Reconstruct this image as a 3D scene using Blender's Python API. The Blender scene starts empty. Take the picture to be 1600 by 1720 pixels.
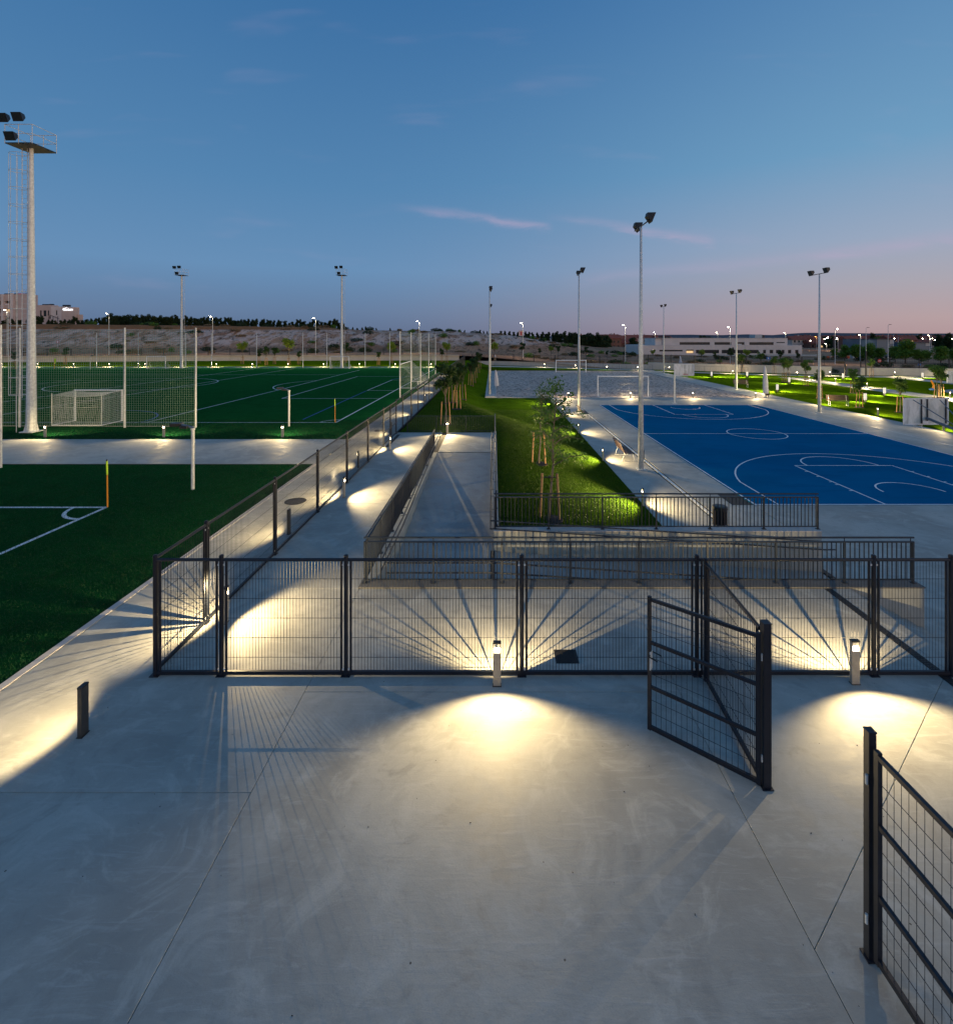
import bpy, math, random
from mathutils import Vector, noise as mn
random.seed(7)
C = bpy.context.scene.collection
sc = bpy.context.scene
# ------------------------------------------------------------------ camera, sky, exposure
EYE = 5.35            # eye height above the upper terrace (z = 0)
LOW = -1.13           # level of the court, the sand and the park
F = 827.0; CX = 829.0; CY = 566.0
cam_d = bpy.data.cameras.new("camera"); cam = bpy.data.objects.new("camera", cam_d); C.objects.link(cam)
cam.location = (0, 0, EYE); cam.rotation_euler = (math.pi/2, 0, 0)
cam_d.sensor_fit = 'HORIZONTAL'; cam_d.sensor_width = 36; cam_d.lens = F/1600*36
cam_d.shift_x = -(CX-800)/1600; cam_d.shift_y = -(860-CY)/1600
cam_d.clip_start = .1; cam_d.clip_end = 12000
sc.camera = cam
sc.view_settings.view_transform = 'Standard'
try: sc.view_settings.look = 'None'
except Exception: pass
sc.view_settings.exposure = .16; sc.view_settings.gamma = 1
sc.view_settings.use_curve_mapping = False
def s2l(*c):
    return tuple(((v/255)/12.92 if v/255 <= .04045 else ((v/255+.055)/1.055)**2.4) for v in c)
world = bpy.data.worlds.new("World"); sc.world = world; world.use_nodes = True
wt = world.node_tree; wt.nodes.clear()
class NT:
    def __init__(s, t): s.t = t
    def n(s, typ, **kw):
        d = s.t.nodes.new(typ)
        for k, v in kw.items(): setattr(d, k, v)
        return d
    def _in(s, d, i, v):
        if v is None: return
        if hasattr(v, 'is_linked') or hasattr(v, 'links'): s.t.links.new(v, d.inputs[i])
        else: d.inputs[i].default_value = v
    def m(s, op, a, b=None, c=None, clamp=False):
        d = s.n('ShaderNodeMath', operation=op); d.use_clamp = clamp
        for i, v in enumerate((a, b, c)):
            if v is not None: s._in(d, i, v)
        return d.outputs[0]
    def mr(s, v, a, b, c=0., e=1., smooth=True):
        d = s.n('ShaderNodeMapRange'); d.interpolation_type = 'SMOOTHSTEP' if smooth else 'LINEAR'
        for i, x in enumerate((v, a, b, c, e)): s._in(d, i, x)
        return d.outputs[0]
    def mix(s, f, a, b, mode='MIX'):
        d = s.n('ShaderNodeMix', data_type='RGBA', blend_type=mode)
        s._in(d, 0, f); s._in(d, 6, a if not isinstance(a, tuple) else (*a[:3], 1)); s._in(d, 7, b if not isinstance(b, tuple) else (*b[:3], 1))
        return d.outputs[2]
    def ramp(s, f, stops):
        d = s.n('ShaderNodeValToRGB'); e = d.color_ramp.elements
        while len(e) > 1: e.remove(e[-1])
        e[0].position = stops[0][0]; e[0].color = (*stops[0][1], 1)
        for p, c in stops[1:]:
            q = e.new(p); q.color = (*c, 1)
        s._in(d, 0, f); return d.outputs[0]
    def noise(s, vec, scale, detail=4, rough=.5, dist=0.):
        d = s.n('ShaderNodeTexNoise'); s._in(d, 'Vector', vec)
        d.inputs['Scale'].default_value = scale; d.inputs['Detail'].default_value = detail
        d.inputs['Roughness'].default_value = rough; d.inputs['Distortion'].default_value = dist
        return d.outputs[0]
W = NT(wt)
tc = W.n('ShaderNodeTexCoord'); sep = W.n('ShaderNodeSeparateXYZ'); wt.links.new(tc.outputs['Generated'], sep.inputs[0])
sx, sy, sz = sep.outputs
zc = W.m('MAXIMUM', sz, 0.0)
hl = W.m('SQRT', W.m('ADD', W.m('MULTIPLY', sx, sx), W.m('MULTIPLY', sy, sy)))
ga = math.radians(126)       # compass direction of the afterglow, clockwise from the view axis
dot = W.m('DIVIDE', W.m('ADD', W.m('MULTIPLY', sx, math.sin(ga)), W.m('MULTIPLY', sy, math.cos(ga))), W.m('MAXIMUM', hl, .001))
r_cool = W.ramp(zc, [(0, s2l(86,104,134)), (.05, s2l(96,120,152)), (.13, s2l(98,136,174)), (.28, s2l(80,126,168)), (.6, s2l(52,102,152)), (1, s2l(44,90,140))])
r_side = W.ramp(zc, [(0, s2l(168,142,145)), (.03, s2l(174,152,154)), (.09, s2l(162,158,168)), (.16, s2l(146,160,182)), (.30, s2l(106,150,184)), (.6, s2l(70,116,164)), (1, s2l(46,84,134))])
r_glow = W.ramp(zc, [(0, (1.9,1.05,.62)), (.08, (1.7,1.1,.75)), (.2, (.85,.78,.72)), (.4, (.22,.36,.5)), (1, s2l(44,90,140))])
t1 = W.mr(dot, -.88, .18); t2 = W.mr(dot, .22, 1.0)
sky = W.mix(t2, W.mix(t1, r_cool, r_side), r_glow)
# thin wisps of pink cloud
ys = W.m('MAXIMUM', sy, .02)
cu = W.m('DIVIDE', sx, ys); cv = W.m('DIVIDE', sz, ys)
comb = W.n('ShaderNodeCombineXYZ'); wt.links.new(W.m('MULTIPLY', cu, 3.0), comb.inputs[0]); wt.links.new(W.m('MULTIPLY', cv, 14.0), comb.inputs[1])
n1 = W.noise(comb.outputs[0], 2.4, 7, .62, .8)
n2 = W.noise(comb.outputs[0], 1.1, 3, .5, .3)
def streak(a, b, u0, u1, w, amp):
    d = W.m('SUBTRACT', W.m('ADD', cv, W.m('MULTIPLY', W.m('SUBTRACT', n1, .5), .03)), W.m('ADD', W.m('MULTIPLY', cu, b), a))
    g = W.m('POWER', 2.718, W.m('MULTIPLY', W.m('MULTIPLY', d, d), -1.0/(w*w)))
    win = W.m('MULTIPLY', W.mr(cu, u0, u0+.16), W.mr(cu, u1, u1-.03))
    return W.m('MULTIPLY', W.m('MULTIPLY', g, win), W.m('MULTIPLY', W.mr(n1, .22, .78, .25, 1.), amp))
cl = W.m('ADD', streak(.2385, -.132, -.22, .125, .008, .55), streak(.262, -.155, .09, .46, .0085, .5))
cl = W.m('ADD', cl, streak(.10, .10, .10, 1.15, .012, .22))
cl = W.m('ADD', cl, streak(.06, .16, .55, 1.3, .012, .22))
bg_w = W.m('MULTIPLY', W.mr(n2, .56, .8), W.m('MULTIPLY', W.mr(cv, .03, .12), .10))
cl = W.m('ADD', cl, bg_w, clamp=True)
front = W.mr(sy, .05, .2)
sky = W.mix(W.m('MULTIPLY', cl, front), sky, s2l(176,160,186))
bgn = W.n('ShaderNodeBackground'); wt.links.new(sky, bgn.inputs[0]); bgn.inputs[1].default_value = 1.0
out = W.n('ShaderNodeOutputWorld'); wt.links.new(bgn.outputs[0], out.inputs[0])
sc.cycles.max_bounces = 5; sc.cycles.diffuse_bounces = 3; sc.cycles.glossy_bounces = 3
sc.cycles.transmission_bounces = 4; sc.cycles.transparent_max_bounces = 8
sc.cycles.caustics_reflective = False; sc.cycles.caustics_refractive = False
sc.cycles.sample_clamp_indirect = 1.5
try: world.cycles.sampling_method = 'NONE'
except Exception: pass
try: sc.cycles.use_denoising = True
except Exception: pass

# ------------------------------------------------------------------ helpers
def at(px, py, z=LOW):
    """photo pixel of a point known to lie at height z -> world X, Y"""
    Y = F*(EYE-z)/(py-CY); return (px-CX)*Y/F, Y
class MB:
    def __init__(s): s.v = []; s.f = []
    def quad(s, a, b, c, d):
        n = len(s.v); s.v += [tuple(a), tuple(b), tuple(c), tuple(d)]; s.f.append((n, n+1, n+2, n+3)); return s
    def tri(s, a, b, c):
        n = len(s.v); s.v += [tuple(a), tuple(b), tuple(c)]; s.f.append((n, n+1, n+2)); return s
    def box(s, x0, x1, y0, y1, z0, z1):
        n = len(s.v)
        s.v += [(x0,y0,z0),(x1,y0,z0),(x1,y1,z0),(x0,y1,z0),(x0,y0,z1),(x1,y0,z1),(x1,y1,z1),(x0,y1,z1)]
        s.f += [(n,n+3,n+2,n+1),(n+4,n+5,n+6,n+7),(n,n+1,n+5,n+4),(n+1,n+2,n+6,n+5),(n+2,n+3,n+7,n+6),(n+3,n,n+4,n+7)]
        return s
    def prism(s, pts, z0, z1, bev=0.):
        n = len(s.v); k = len(pts)
        if bev:
            cx = sum(p[0] for p in pts)/k; cy = sum(p[1] for p in pts)/k
            ins = []
            for i in range(k):
                p0 = Vector(pts[i-1]).to_2d(); p = Vector(pts[i]).to_2d(); p1 = Vector(pts[(i+1) % k]).to_2d()
                d = ((p0-p).normalized()+(p1-p).normalized())
                if d.length < 1e-5: d = Vector((cx, cy))-p
                d = d.normalized()*bev*1.4
                ins.append((p.x+d.x, p.y+d.y))
            s.v += [(x, y, z0) for x, y in pts]+[(x, y, z1-bev) for x, y in pts]+[(x, y, z1) for x, y in ins]
            s.f.append(tuple(range(n+2*k, n+3*k)))
            for L in (0, 1):
                for i in range(k):
                    j = (i+1) % k; a = n+L*k
                    s.f.append((a+i, a+j, a+k+j, a+k+i))
        else:
            s.v += [(x, y, z0) for x, y in pts]+[(x, y, z1) for x, y in pts]
            s.f.append(tuple(range(n+k, n+2*k))); s.f.append(tuple(reversed(range(n, n+k))))
            for i in range(k):
                j = (i+1) % k; s.f.append((n+i, n+j, n+k+j, n+k+i))
        return s
    def tube(s, a, b, r, n=6, r2=None, caps=True, ph=0.):
        a = Vector(a); b = Vector(b); r2 = r if r2 is None else r2
        d = (b-a)
        if d.length < 1e-6: return s
        d.normalize(); u = d.orthogonal().normalized() if abs(d.z) < .99 else Vector((1, 0, 0)); w = d.cross(u).normalized(); u = w.cross(d)
        k = len(s.v)
        for c, rr in ((a, r), (b, r2)):
            for i in range(n):
                t = 2*math.pi*i/n+ph; p = c+u*(rr*math.cos(t))+w*(rr*math.sin(t)); s.v.append(tuple(p))
        for i in range(n):
            j = (i+1) % n; s.f.append((k+i, k+j, k+n+j, k+n+i))
        if caps: s.f.append(tuple(reversed(range(k, k+n)))); s.f.append(tuple(range(k+n, k+2*n)))
        return s
    def path(s, pts, r, n=6):
        for a, b in zip(pts, pts[1:]): s.tube(a, b, r, n)
        return s
    def lathe(s, prof, n=12, c=(0, 0, 0)):
        k = len(s.v)
        for r, z in prof:
            for i in range(n):
                t = 2*math.pi*i/n; s.v.append((c[0]+r*math.cos(t), c[1]+r*math.sin(t), c[2]+z))
        for L in range(len(prof)-1):
            for i in range(n):
                j = (i+1) % n; s.f.append((k+L*n+i, k+L*n+j, k+(L+1)*n+j, k+(L+1)*n+i))
        s.f.append(tuple(range(k+(len(prof)-1)*n, k+len(prof)*n))); s.f.append(tuple(reversed(range(k, k+n))))
        return s
    def mesh(s, name, m, smooth=False):
        me = bpy.data.meshes.new(name); me.from_pydata(s.v, [], s.f)
        if m is not None: me.materials.append(m)
        if smooth: me.polygons.foreach_set('use_smooth', [True]*len(me.polygons))
        me.update(); return me
    def build(s, name, m, parent=None, loc=None, rot=None, smooth=False):
        return inst(name, s.mesh(name, m, smooth), parent, loc, rot)
def inst(name, me, parent=None, loc=None, rot=None):
    o = bpy.data.objects.new(name, me); C.objects.link(o)
    if parent is not None: o.parent = parent
    if loc is not None: o.location = loc
    if rot is not None: o.rotation_euler = rot
    return o
def tag(o, label=None, cat=None, group=None, kind=None):
    if label: o['label'] = label
    if cat: o['category'] = cat
    if group: o['group'] = group
    if kind: o['kind'] = kind
    return o
def thing(name, label, cat, loc=(0, 0, 0), rz=0, group=None):
    o = bpy.data.objects.new(name, None); C.objects.link(o); o.location = loc; o.rotation_euler = (0, 0, rz)
    o.empty_display_size = .2
    return tag(o, label, cat, group)
KIDS = {}
def copy_tree(o, parent=None):
    c = o.copy(); C.objects.link(c)
    if parent is not None: c.parent = parent
    for ch in list(o.children): copy_tree(ch, c)
    return c
def dup(o, loc, rz, label=None, scale=None):
    c = copy_tree(o); c.location = loc; c.rotation_euler = (0, 0, rz)
    if label: c['label'] = label
    if scale: c.scale = (scale,)*3
    return c
ONE = "zeroth first second third fourth fifth sixth seventh eighth ninth tenth eleventh twelfth thirteenth fourteenth fifteenth sixteenth seventeenth eighteenth nineteenth".split()
TENS = "x x twent thirt fort fift sixt sevent eight ninet".split()
def nth(i):
    if i < 20: return ONE[i]
    t, u = divmod(i, 10)
    return TENS[t]+'ieth' if u == 0 else TENS[t]+'y-'+ONE[u]

# ------------------------------------------------------------------ materials
def pmat(name, col, rough=.6, metal=0., var=0., vscale=3., bump=0., bscale=40., sheen=0., emit=None, estr=0., spec=None, detail=5):
    m = bpy.data.materials.new(name); m.use_nodes = True; t = NT(m.node_tree)
    b = m.node_tree.nodes['Principled BSDF']; b.inputs['Roughness'].default_value = rough; b.inputs['Metallic'].default_value = metal
    b.inputs['Base Color'].default_value = (*col, 1)
    if spec is not None: b.inputs['Specular IOR Level'].default_value = spec
    g = t.n('ShaderNodeNewGeometry').outputs['Position']
    if var:
        n = t.noise(g, vscale, detail, .6, .3)
        c = t.mix(t.mr(n, .3, .7), tuple(x*(1-var) for x in col), tuple(min(1, x*(1+var)) for x in col))
        m.node_tree.links.new(c, b.inputs['Base Color'])
    if bump:
        bn = t.n('ShaderNodeBump'); bn.inputs['Strength'].default_value = bump; bn.inputs['Distance'].default_value = .02
        m.node_tree.links.new(t.noise(g, bscale, 4, .6), bn.inputs['Height']); m.node_tree.links.new(bn.outputs[0], b.inputs['Normal'])
    if sheen:
        b.inputs['Sheen Weight'].default_value = sheen; b.inputs['Sheen Roughness'].default_value = .6
        b.inputs['Sheen Tint'].default_value = (col[0]*4, min(1, col[1]*5), col[2]*4, 1)
    if emit:
        b.inputs['Emission Color'].default_value = (*emit, 1); b.inputs['Emission Strength'].default_value = estr
        try: m.cycles.emission_sampling = 'NONE'
        except Exception: pass
    return m
def concrete(name, col=(.43,.41,.385), stain=1., rough=.75):
    m = bpy.data.materials.new(name); m.use_nodes = True; t = NT(m.node_tree); L = m.node_tree.links
    b = m.node_tree.nodes['Principled BSDF']; b.inputs['Specular IOR Level'].default_value = .35
    g = t.n('ShaderNodeNewGeometry').outputs['Position']
    big = t.noise(g, .35, 5, .6, .6); sw = t.noise(g, .9, 6, .65, 2.2); mid = t.noise(g, 4.5, 6, .7, .6); fine = t.noise(g, 55, 4, .75)
    mp = t.n('ShaderNodeMapping'); L.new(g, mp.inputs[0]); mp.inputs['Rotation'].default_value = (0, 0, .7); mp.inputs['Scale'].default_value = (1.2, 7, 1)
    trow = t.noise(mp.outputs[0], 1.3, 5, .7, 1.4)
    def sc_(c, k): return tuple(min(1, x*k) for x in c)
    c = t.mix(t.mr(big, .32, .68), sc_(col, 1-.16*stain), sc_(col, 1+.10*stain))
    c = t.mix(t.m('MULTIPLY', t.mr(sw, .50, .66), .5*stain), c, sc_(col, 1.24))
    c = t.mix(t.m('MULTIPLY', t.mr(sw, .48, .33), .45*stain), c, sc_(col, .70))
    c = t.mix(t.m('MULTIPLY', t.mr(trow, .5, .72), .35*stain), c, sc_((col[0], col[1]*1.0, col[2]*1.04), 1.22))
    c = t.mix(t.m('MULTIPLY', t.mr(mid, .52, .75), .4*stain), c, sc_((col[0]*1.03, col[1], col[2]*.95), .76))
    c = t.mix(t.m('MULTIPLY', t.mr(fine, .45, .75), .30), c, sc_(col, .68))
    vo = t.n('ShaderNodeTexVoronoi'); L.new(g, vo.inputs['Vector']); vo.inputs['Scale'].default_value = 2.2
    spot = t.m('MULTIPLY', t.m('LESS_THAN', vo.outputs['Distance'], .022), .8)
    c = t.mix(spot, c, (.05, .045, .04))
    L.new(c, b.inputs['Base Color'])
    L.new(t.mr(sw, .3, .7, rough-.13, rough+.1), b.inputs['Roughness'])
    bn = t.n('ShaderNodeBump'); bn.inputs['Strength'].default_value = .25; bn.inputs['Distance'].default_value = .006
    L.new(t.m('ADD', t.m('MULTIPLY', fine, .6), t.m('ADD', mid, trow)), bn.inputs['Height']); L.new(bn.outputs[0], b.inputs['Normal'])
    return m
def grassmat(name, a, b_, dry, sheen, s1=.5, s2=9., bump=.9):
    m = bpy.data.materials.new(name); m.use_nodes = True; t = NT(m.node_tree); L = m.node_tree.links
    b = m.node_tree.nodes['Principled BSDF']; b.inputs['Roughness'].default_value = 1.; b.inputs['Specular IOR Level'].default_value = .0
    g = t.n('ShaderNodeNewGeometry').outputs['Position']
    big = t.noise(g, s1, 5, .6, .5); mid = t.noise(g, s2, 6, .7, .4); fine = t.noise(g, 70, 3, .8)
    c = t.mix(t.mr(big, .3, .7), a, b_)
    c = t.mix(t.m('MULTIPLY', t.mr(mid, .5, .75), .55), c, dry)
    c = t.mix(t.m('MULTIPLY', t.mr(fine, .35, .65), .6), c, tuple(x*.45 for x in a))
    L.new(c, b.inputs['Base Color'])
    b.inputs['Sheen Weight'].default_value = sheen; b.inputs['Sheen Roughness'].default_value = .5
    b.inputs['Sheen Tint'].default_value = (b_[0]*5, min(1, b_[1]*6), b_[2]*6, 1)
    tuft = t.noise(g, .8, 7, .75, .8)
    c = t.mix(t.m('MULTIPLY', t.mr(tuft, .56, .40), .5), c, tuple(x*.35 for x in a)); L.new(c, b.inputs['Base Color'])
    bn = t.n('ShaderNodeBump'); bn.inputs['Strength'].default_value = bump; bn.inputs['Distance'].default_value = .04
    L.new(t.m('ADD', fine, t.m('MULTIPLY', mid, .8)), bn.inputs['Height']); L.new(bn.outputs[0], b.inputs['Normal'])
    return m
M = {}
M['conc'] = concrete('concrete_paving', (.40,.40,.365), 1.4)
M['conc2'] = concrete('ramp_concrete', (.33,.345,.34), 1.3)
M['wallc'] = concrete('wall_concrete', (.38,.395,.37), .9, .85)
M['cap'] = concrete('wall_top_concrete', (.15,.15,.145), 1.0, .9)
M['palew'] = concrete('pale_wall', (.50,.48,.46), .5, .85)
M['joint'] = pmat('joint', (.06,.058,.055), .95)
M['turf'] = grassmat('artificial_turf', (.003,.032,.010), (.006,.055,.016), (.009,.078,.021), .34, .10, 1.6)
M['lawn'] = grassmat('lawn', (.034,.078,.004), (.056,.112,.006), (.085,.135,.009), .12, .4, 7.)
M['park'] = grassmat('park_grass', (.030,.064,.002), (.054,.098,.003), (.085,.12,.006), .18, .3, 4.)
M['scrub'] = None
M['white'] = pmat('white_paint', (.86,.87,.88), .55, var=.06, vscale=8)
M['line'] = pmat('line_paint', (.80,.83,.85), .6, var=.14, vscale=6)
M['lineg'] = pmat('turf_line', (.70,.74,.74), .9, var=.25, vscale=14, bump=.4)
M['linebl'] = pmat('blue_turf_line', (.01,.10,.36), .9, var=.2, vscale=14)
M['dark'] = pmat('dark_painted_steel', (.010,.014,.024), .45, .0, var=.2, vscale=5, spec=.4)
M['darkg'] = pmat('grey_blue_painted_steel', (.016,.024,.038), .45, .0, var=.15, vscale=6, spec=.4)
M['galv'] = pmat('galvanised_steel', (.66,.69,.68), .5, .15, var=.16, vscale=9)
M['boll'] = pmat('bollard_paint', (.40,.36,.30), .5, .1, var=.1, vscale=12)
M['bolld'] = pmat('dark_bollard_paint', (.05,.052,.05), .5, .1, var=.1, vscale=12)
M['black'] = pmat('black_fitting', (.012,.012,.014), .45)
M['glassd'] = pmat('dark_glass', (.02,.03,.036), .25, 0, spec=.3)
M['grate'] = pmat('cast_iron', (.025,.025,.027), .6, .3, var=.2, vscale=20, bump=.3)
M['wood'] = pmat('stained_timber', (.050,.030,.026), .6, var=.25, vscale=12)
M['stake'] = pmat('stake_timber', (.36,.20,.080), .75, var=.22, vscale=14, bump=.3)
M['bark'] = pmat('bark', (.14,.115,.09), .9, var=.3, vscale=25, bump=.6)
M['soil'] = pmat('soil', (.035,.024,.018), .95, bump=.8, bscale=30)
M['net'] = pmat('net_cord', (.62,.63,.62), .8)
M['netg'] = pmat('ball_net_cord', (.17,.30,.22), .85)
M['yellow'] = pmat('lime_plastic', (.55,.85,.03), .5)
M['orange'] = pmat('orange_plastic', (.62,.24,.01), .5)
M['red'] = pmat('red_enamel', (.6,.02,.02), .4)
M['blue'] = pmat('blue_enamel', (.02,.16,.45), .4)
M['lamp'] = pmat('lamp_glass', (1,.95,.85), .3, emit=(1,.80,.50), estr=30)
M['lampw'] = pmat('lit_reflector', (.85,.85,.85), .5, emit=(1,.88,.76), estr=.45)
M['street'] = pmat('street_lamp_glass', (1,1,1), .3, emit=(1,.86,.62), estr=60)
M['sodium'] = pmat('sodium_lamp_glass', (1,.8,.5), .3, emit=(1,.38,.06), estr=40)
def leafmat(name, a, b_):
    m = bpy.data.materials.new(name); m.use_nodes = True; t = NT(m.node_tree); L = m.node_tree.links
    b = m.node_tree.nodes['Principled BSDF']; b.inputs['Roughness'].default_value = .6; b.inputs['Specular IOR Level'].default_value = .3
    g = t.n('ShaderNodeNewGeometry'); oi = t.n('ShaderNodeObjectInfo')
    n = t.noise(g.outputs['Position'], 2.5, 4, .6)
    rr = t.m('ADD', t.m('MULTIPLY', t.mr(n, .3, .7), .55), t.m('MULTIPLY', g.outputs['Random Per Island'], .45))
    c = t.mix(rr, a, b_)
    L.new(c, b.inputs['Base Color'])
    tr = t.n('ShaderNodeBsdfTranslucent'); L.new(c, tr.inputs[0]); ms = t.n('ShaderNodeMixShader'); ms.inputs[0].default_value = .3
    L.new(b.outputs[0], ms.inputs[1]); L.new(tr.outputs[0], ms.inputs[2]); L.new(ms.outputs[0], m.node_tree.nodes['Material Output'].inputs[0])
    return m
M['leafr'] = leafmat('dense_young_leaves', (.014,.045,.012), (.045,.095,.02))
M['leaf'] = leafmat('young_leaves', (.04,.10,.02), (.12,.22,.035))
M['leafd'] = leafmat('pine_needles', (.014,.032,.012), (.06,.09,.025))
M['leafp'] = leafmat('broad_leaves', (.05,.13,.015), (.17,.30,.035))
M['leafy'] = leafmat('yellow_green_leaves', (.12,.20,.02), (.26,.36,.04))
# ------------------------------------------------------------------ the setting
def struct(o): o['kind'] = 'structure'; return o
def sheet(name, pts, z, m):
    mb = MB(); n = len(pts); mb.v = [(x, y, z) for x, y in pts]; mb.f = [tuple(range(n))]
    return struct(mb.build(name, m))
def rect(x0, x1, y0, y1): return [(x0, y0), (x1, y0), (x1, y1), (x0, y1)]
def lerp(a, b, t): return a+(b-a)*t
def sstep(t): t = max(0., min(1., t)); return t*t*(3-2*t)
def interp(x, pts):
    if x <= pts[0][0]: return pts[0][1]
    for (a, b), (c, d) in zip(pts, pts[1:]):
        if x <= c: return lerp(b, d, (x-a)/(c-a))
    return pts[-1][1]

# scrub land material, chalk and dry grass
def scrubmat():
    m = bpy.data.materials.new('dry_scrub_ground'); m.use_nodes = True; t = NT(m.node_tree); L = m.node_tree.links
    b = m.node_tree.nodes['Principled BSDF']; b.inputs['Roughness'].default_value = .95; b.inputs['Specular IOR Level'].default_value = .1
    geo = t.n('ShaderNodeNewGeometry'); g = geo.outputs['Position']
    mp = t.n('ShaderNodeMapping'); L.new(g, mp.inputs[0]); mp.inputs['Scale'].default_value = (1., .5, 1.2)
    a = t.noise(g, .05, 6, .65, .5); c1 = t.noise(mp.outputs[0], .22, 8, .72, 1.2); c2 = t.noise(mp.outputs[0], .9, 6, .7, .5)
    sp = t.n('ShaderNodeSeparateXYZ'); L.new(g, sp.inputs[0])
    col = t.mix(t.mr(a, .35, .65), (.38,.195,.115), (.54,.30,.175))
    # bare chalky faces where the bank is high on the left
    hgt = t.m('MULTIPLY', t.mr(sp.outputs[2], 2.2, 3.8), t.mr(sp.outputs[2], 8.3, 7.2))
    chalk = t.m('MULTIPLY', t.mr(c1, .42, .56), hgt)
    col = t.mix(chalk, col, (.72,.51,.41))
    col = t.mix(t.m('MULTIPLY', t.mr(c2, .52, .64), .9), col, (.085,.055,.036))  # dark patches in the colour do the shading of the gullies
    col = t.mix(t.m('MULTIPLY', t.mr(t.noise(g, .35, 6, .7), .55, .68), t.m('MULTIPLY', t.mr(sp.outputs[2], 4.5, 2.0), .8)), col, (.07,.085,.035))
    rust = t.mr(sp.outputs[2], 7.2, 8.0)
    col = t.mix(t.m('MULTIPLY', rust, t.mr(sp.outputs[0], 60, -20)), col, (.40,.16,.06))
    L.new(col, b.inputs['Base Color'])
    bn = t.n('ShaderNodeBump'); bn.inputs['Strength'].default_value = 1; bn.inputs['Distance'].default_value = .6
    L.new(c2, bn.inputs['Height']); L.new(bn.outputs[0], b.inputs['Normal'])
    return m
M['scrub'] = scrubmat()
WALL = [(-170, 97), (-110, 104), (-60, 112), (-8, 113.5), (0, 113.5), (31, 99), (58, 84.5), (80, 81), (130, 79)]
CREST = [(-400, 11.5), (-150, 10.6), (-75, 9.6), (-60, 8.4), (-20, 7.8), (-5, 6.9), (8, 5.9), (20, 4.2), (32, 2.3), (46, .6), (62, -.6), (90, -1.1), (500, -1.2)]
def ground_z(x, y):
    w = interp(x, WALL); base = lerp(1.2, -1.2, sstep((x+14)/45)); cr = interp(x*220/max(y, 165), CREST)
    Lb = lerp(26., 70., sstep((x-5)/40)); t = (y-w-22)/Lb
    if cr > 5.35: cr = 5.35+(cr-5.35)*max(.72, min(1.15, y/220))
    foot = base+(min(1, (y-w)/22))*.35*max(0, cr)/8
    z = lerp(foot, cr, sstep(t)**.8) if t > 0 else lerp(base, foot, max(0, min(1, (y-w)/22)))
    amp = .12+.75*sstep(t*3)*(1-sstep(t*1.4-.5))*min(1, max(0, cr-1)/6)
    v = Vector((x*.05, y*.07, 1.3))
    z += amp*(mn.fractal(v*2.2, 1, 2.1, 5)*1.0+.6*abs(mn.noise(Vector((x*.16+y*.10, y*.02, 5.)))))
    if y > 300: z = lerp(z, min(z, cr-.3)-.0, .3)
    return z
mb = MB(); xs = [-420+i*2.4 for i in range(395)]; ts = [-.4, 1, 3, 6, 9, 12, 15, 18, 20]+[22+1.3*i for i in range(26)]+[58, 64, 70, 78, 86, 95, 105, 115]+[125, 140, 165, 200, 260, 340, 450, 600]
for j, tt in enumerate(ts):
    for x in xs:
        y = interp(x, WALL)+tt; mb.v.append((x, y, ground_z(x, y) if j else ground_z(x, y)-.05))
nx = len(xs)
for j in range(len(ts)-1):
    for i in range(nx-1):
        a = j*nx+i; mb.f.append((a, a+1, a+nx+1, a+nx))
struct(mb.build('hillside', M['scrub'], smooth=True))
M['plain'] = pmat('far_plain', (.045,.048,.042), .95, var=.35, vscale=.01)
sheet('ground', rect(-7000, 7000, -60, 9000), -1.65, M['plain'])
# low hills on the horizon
M['farhill'] = pmat('far_hills', (.042,.050,.075), 1., var=.25, vscale=.006, detail=8)  # bluish base colour carries the distance haze, no haze volume is built
def hills(name, Y0, prof, depth, m):
    mb = MB(); n = 260; x0, x1 = prof[0][0], prof[-1][0]
    for k in range(4):
        for i in range(n+1):
            px = lerp(x0, x1, i/n); py = interp(px, prof)-.35*mn.fractal(Vector((px*.03, 2.2, k*.2)), 1, 2, 5)
            Yk = Y0+depth*k/3*(1 if k < 3 else 1); h = (CY-py)*Y0/F*[0, .55, .9, 1.][k]
            mb.v.append(((px-CX)*Y0/F, Yk, -1.7 if k == 0 else EYE+h if k == 3 else -1.7+(h+EYE+1.7)*[0, .45, .85, 1][k]))
    for k in range(3):
        for i in range(n):
            a = k*(n+1)+i; mb.f.append((a, a+1, a+n+2, a+n+1))
    return struct(mb.build(name, m, smooth=True))
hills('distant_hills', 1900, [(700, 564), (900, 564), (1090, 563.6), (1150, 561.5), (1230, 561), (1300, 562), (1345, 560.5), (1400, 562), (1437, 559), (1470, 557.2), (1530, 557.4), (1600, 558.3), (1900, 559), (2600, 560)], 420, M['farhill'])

# ---- upper terrace (z = 0): poured slabs with open joints
base = struct(MB().box(-7.45, 7.28, -14, 10.46, -.2, -.035).box(-7.45, -2.9, 10.46, 27.6, -.2, -.035).box(-7.45, -5.45, 27.6, 88, -.2, -.035).box(-2.9, -2.62, 22.85, 27.6, -.2, -.035).box(-2.62, 0, 22.85, 27.6, -.2, -.035).build('terrace', M['joint']))
g_ = .0028
def slab(pts): MB().prism([(x, y) for x, y in pts], -.12, 0, .004).build('slab', M['conc'], base)
def slabr(x0, x1, y0, y1): slab([(x0+g_, y0+g_), (x1-g_, y0+g_), (x1-g_, y1-g_), (x0+g_, y1-g_)])
slabr(-7.44, -2.85, -14, -4); slabr(-7.44, -2.85, -4, 5.78); slabr(-7.44, -2.85, 5.78, 10.46)
for a, b in ((10.46, 15.8), (15.8, 20.8), (20.8, 25.75)): slabr(-7.44, -2.87, a, b)
slabr(-7.44, -2.87, 25.75, 27.6)
y = 27.6
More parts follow.
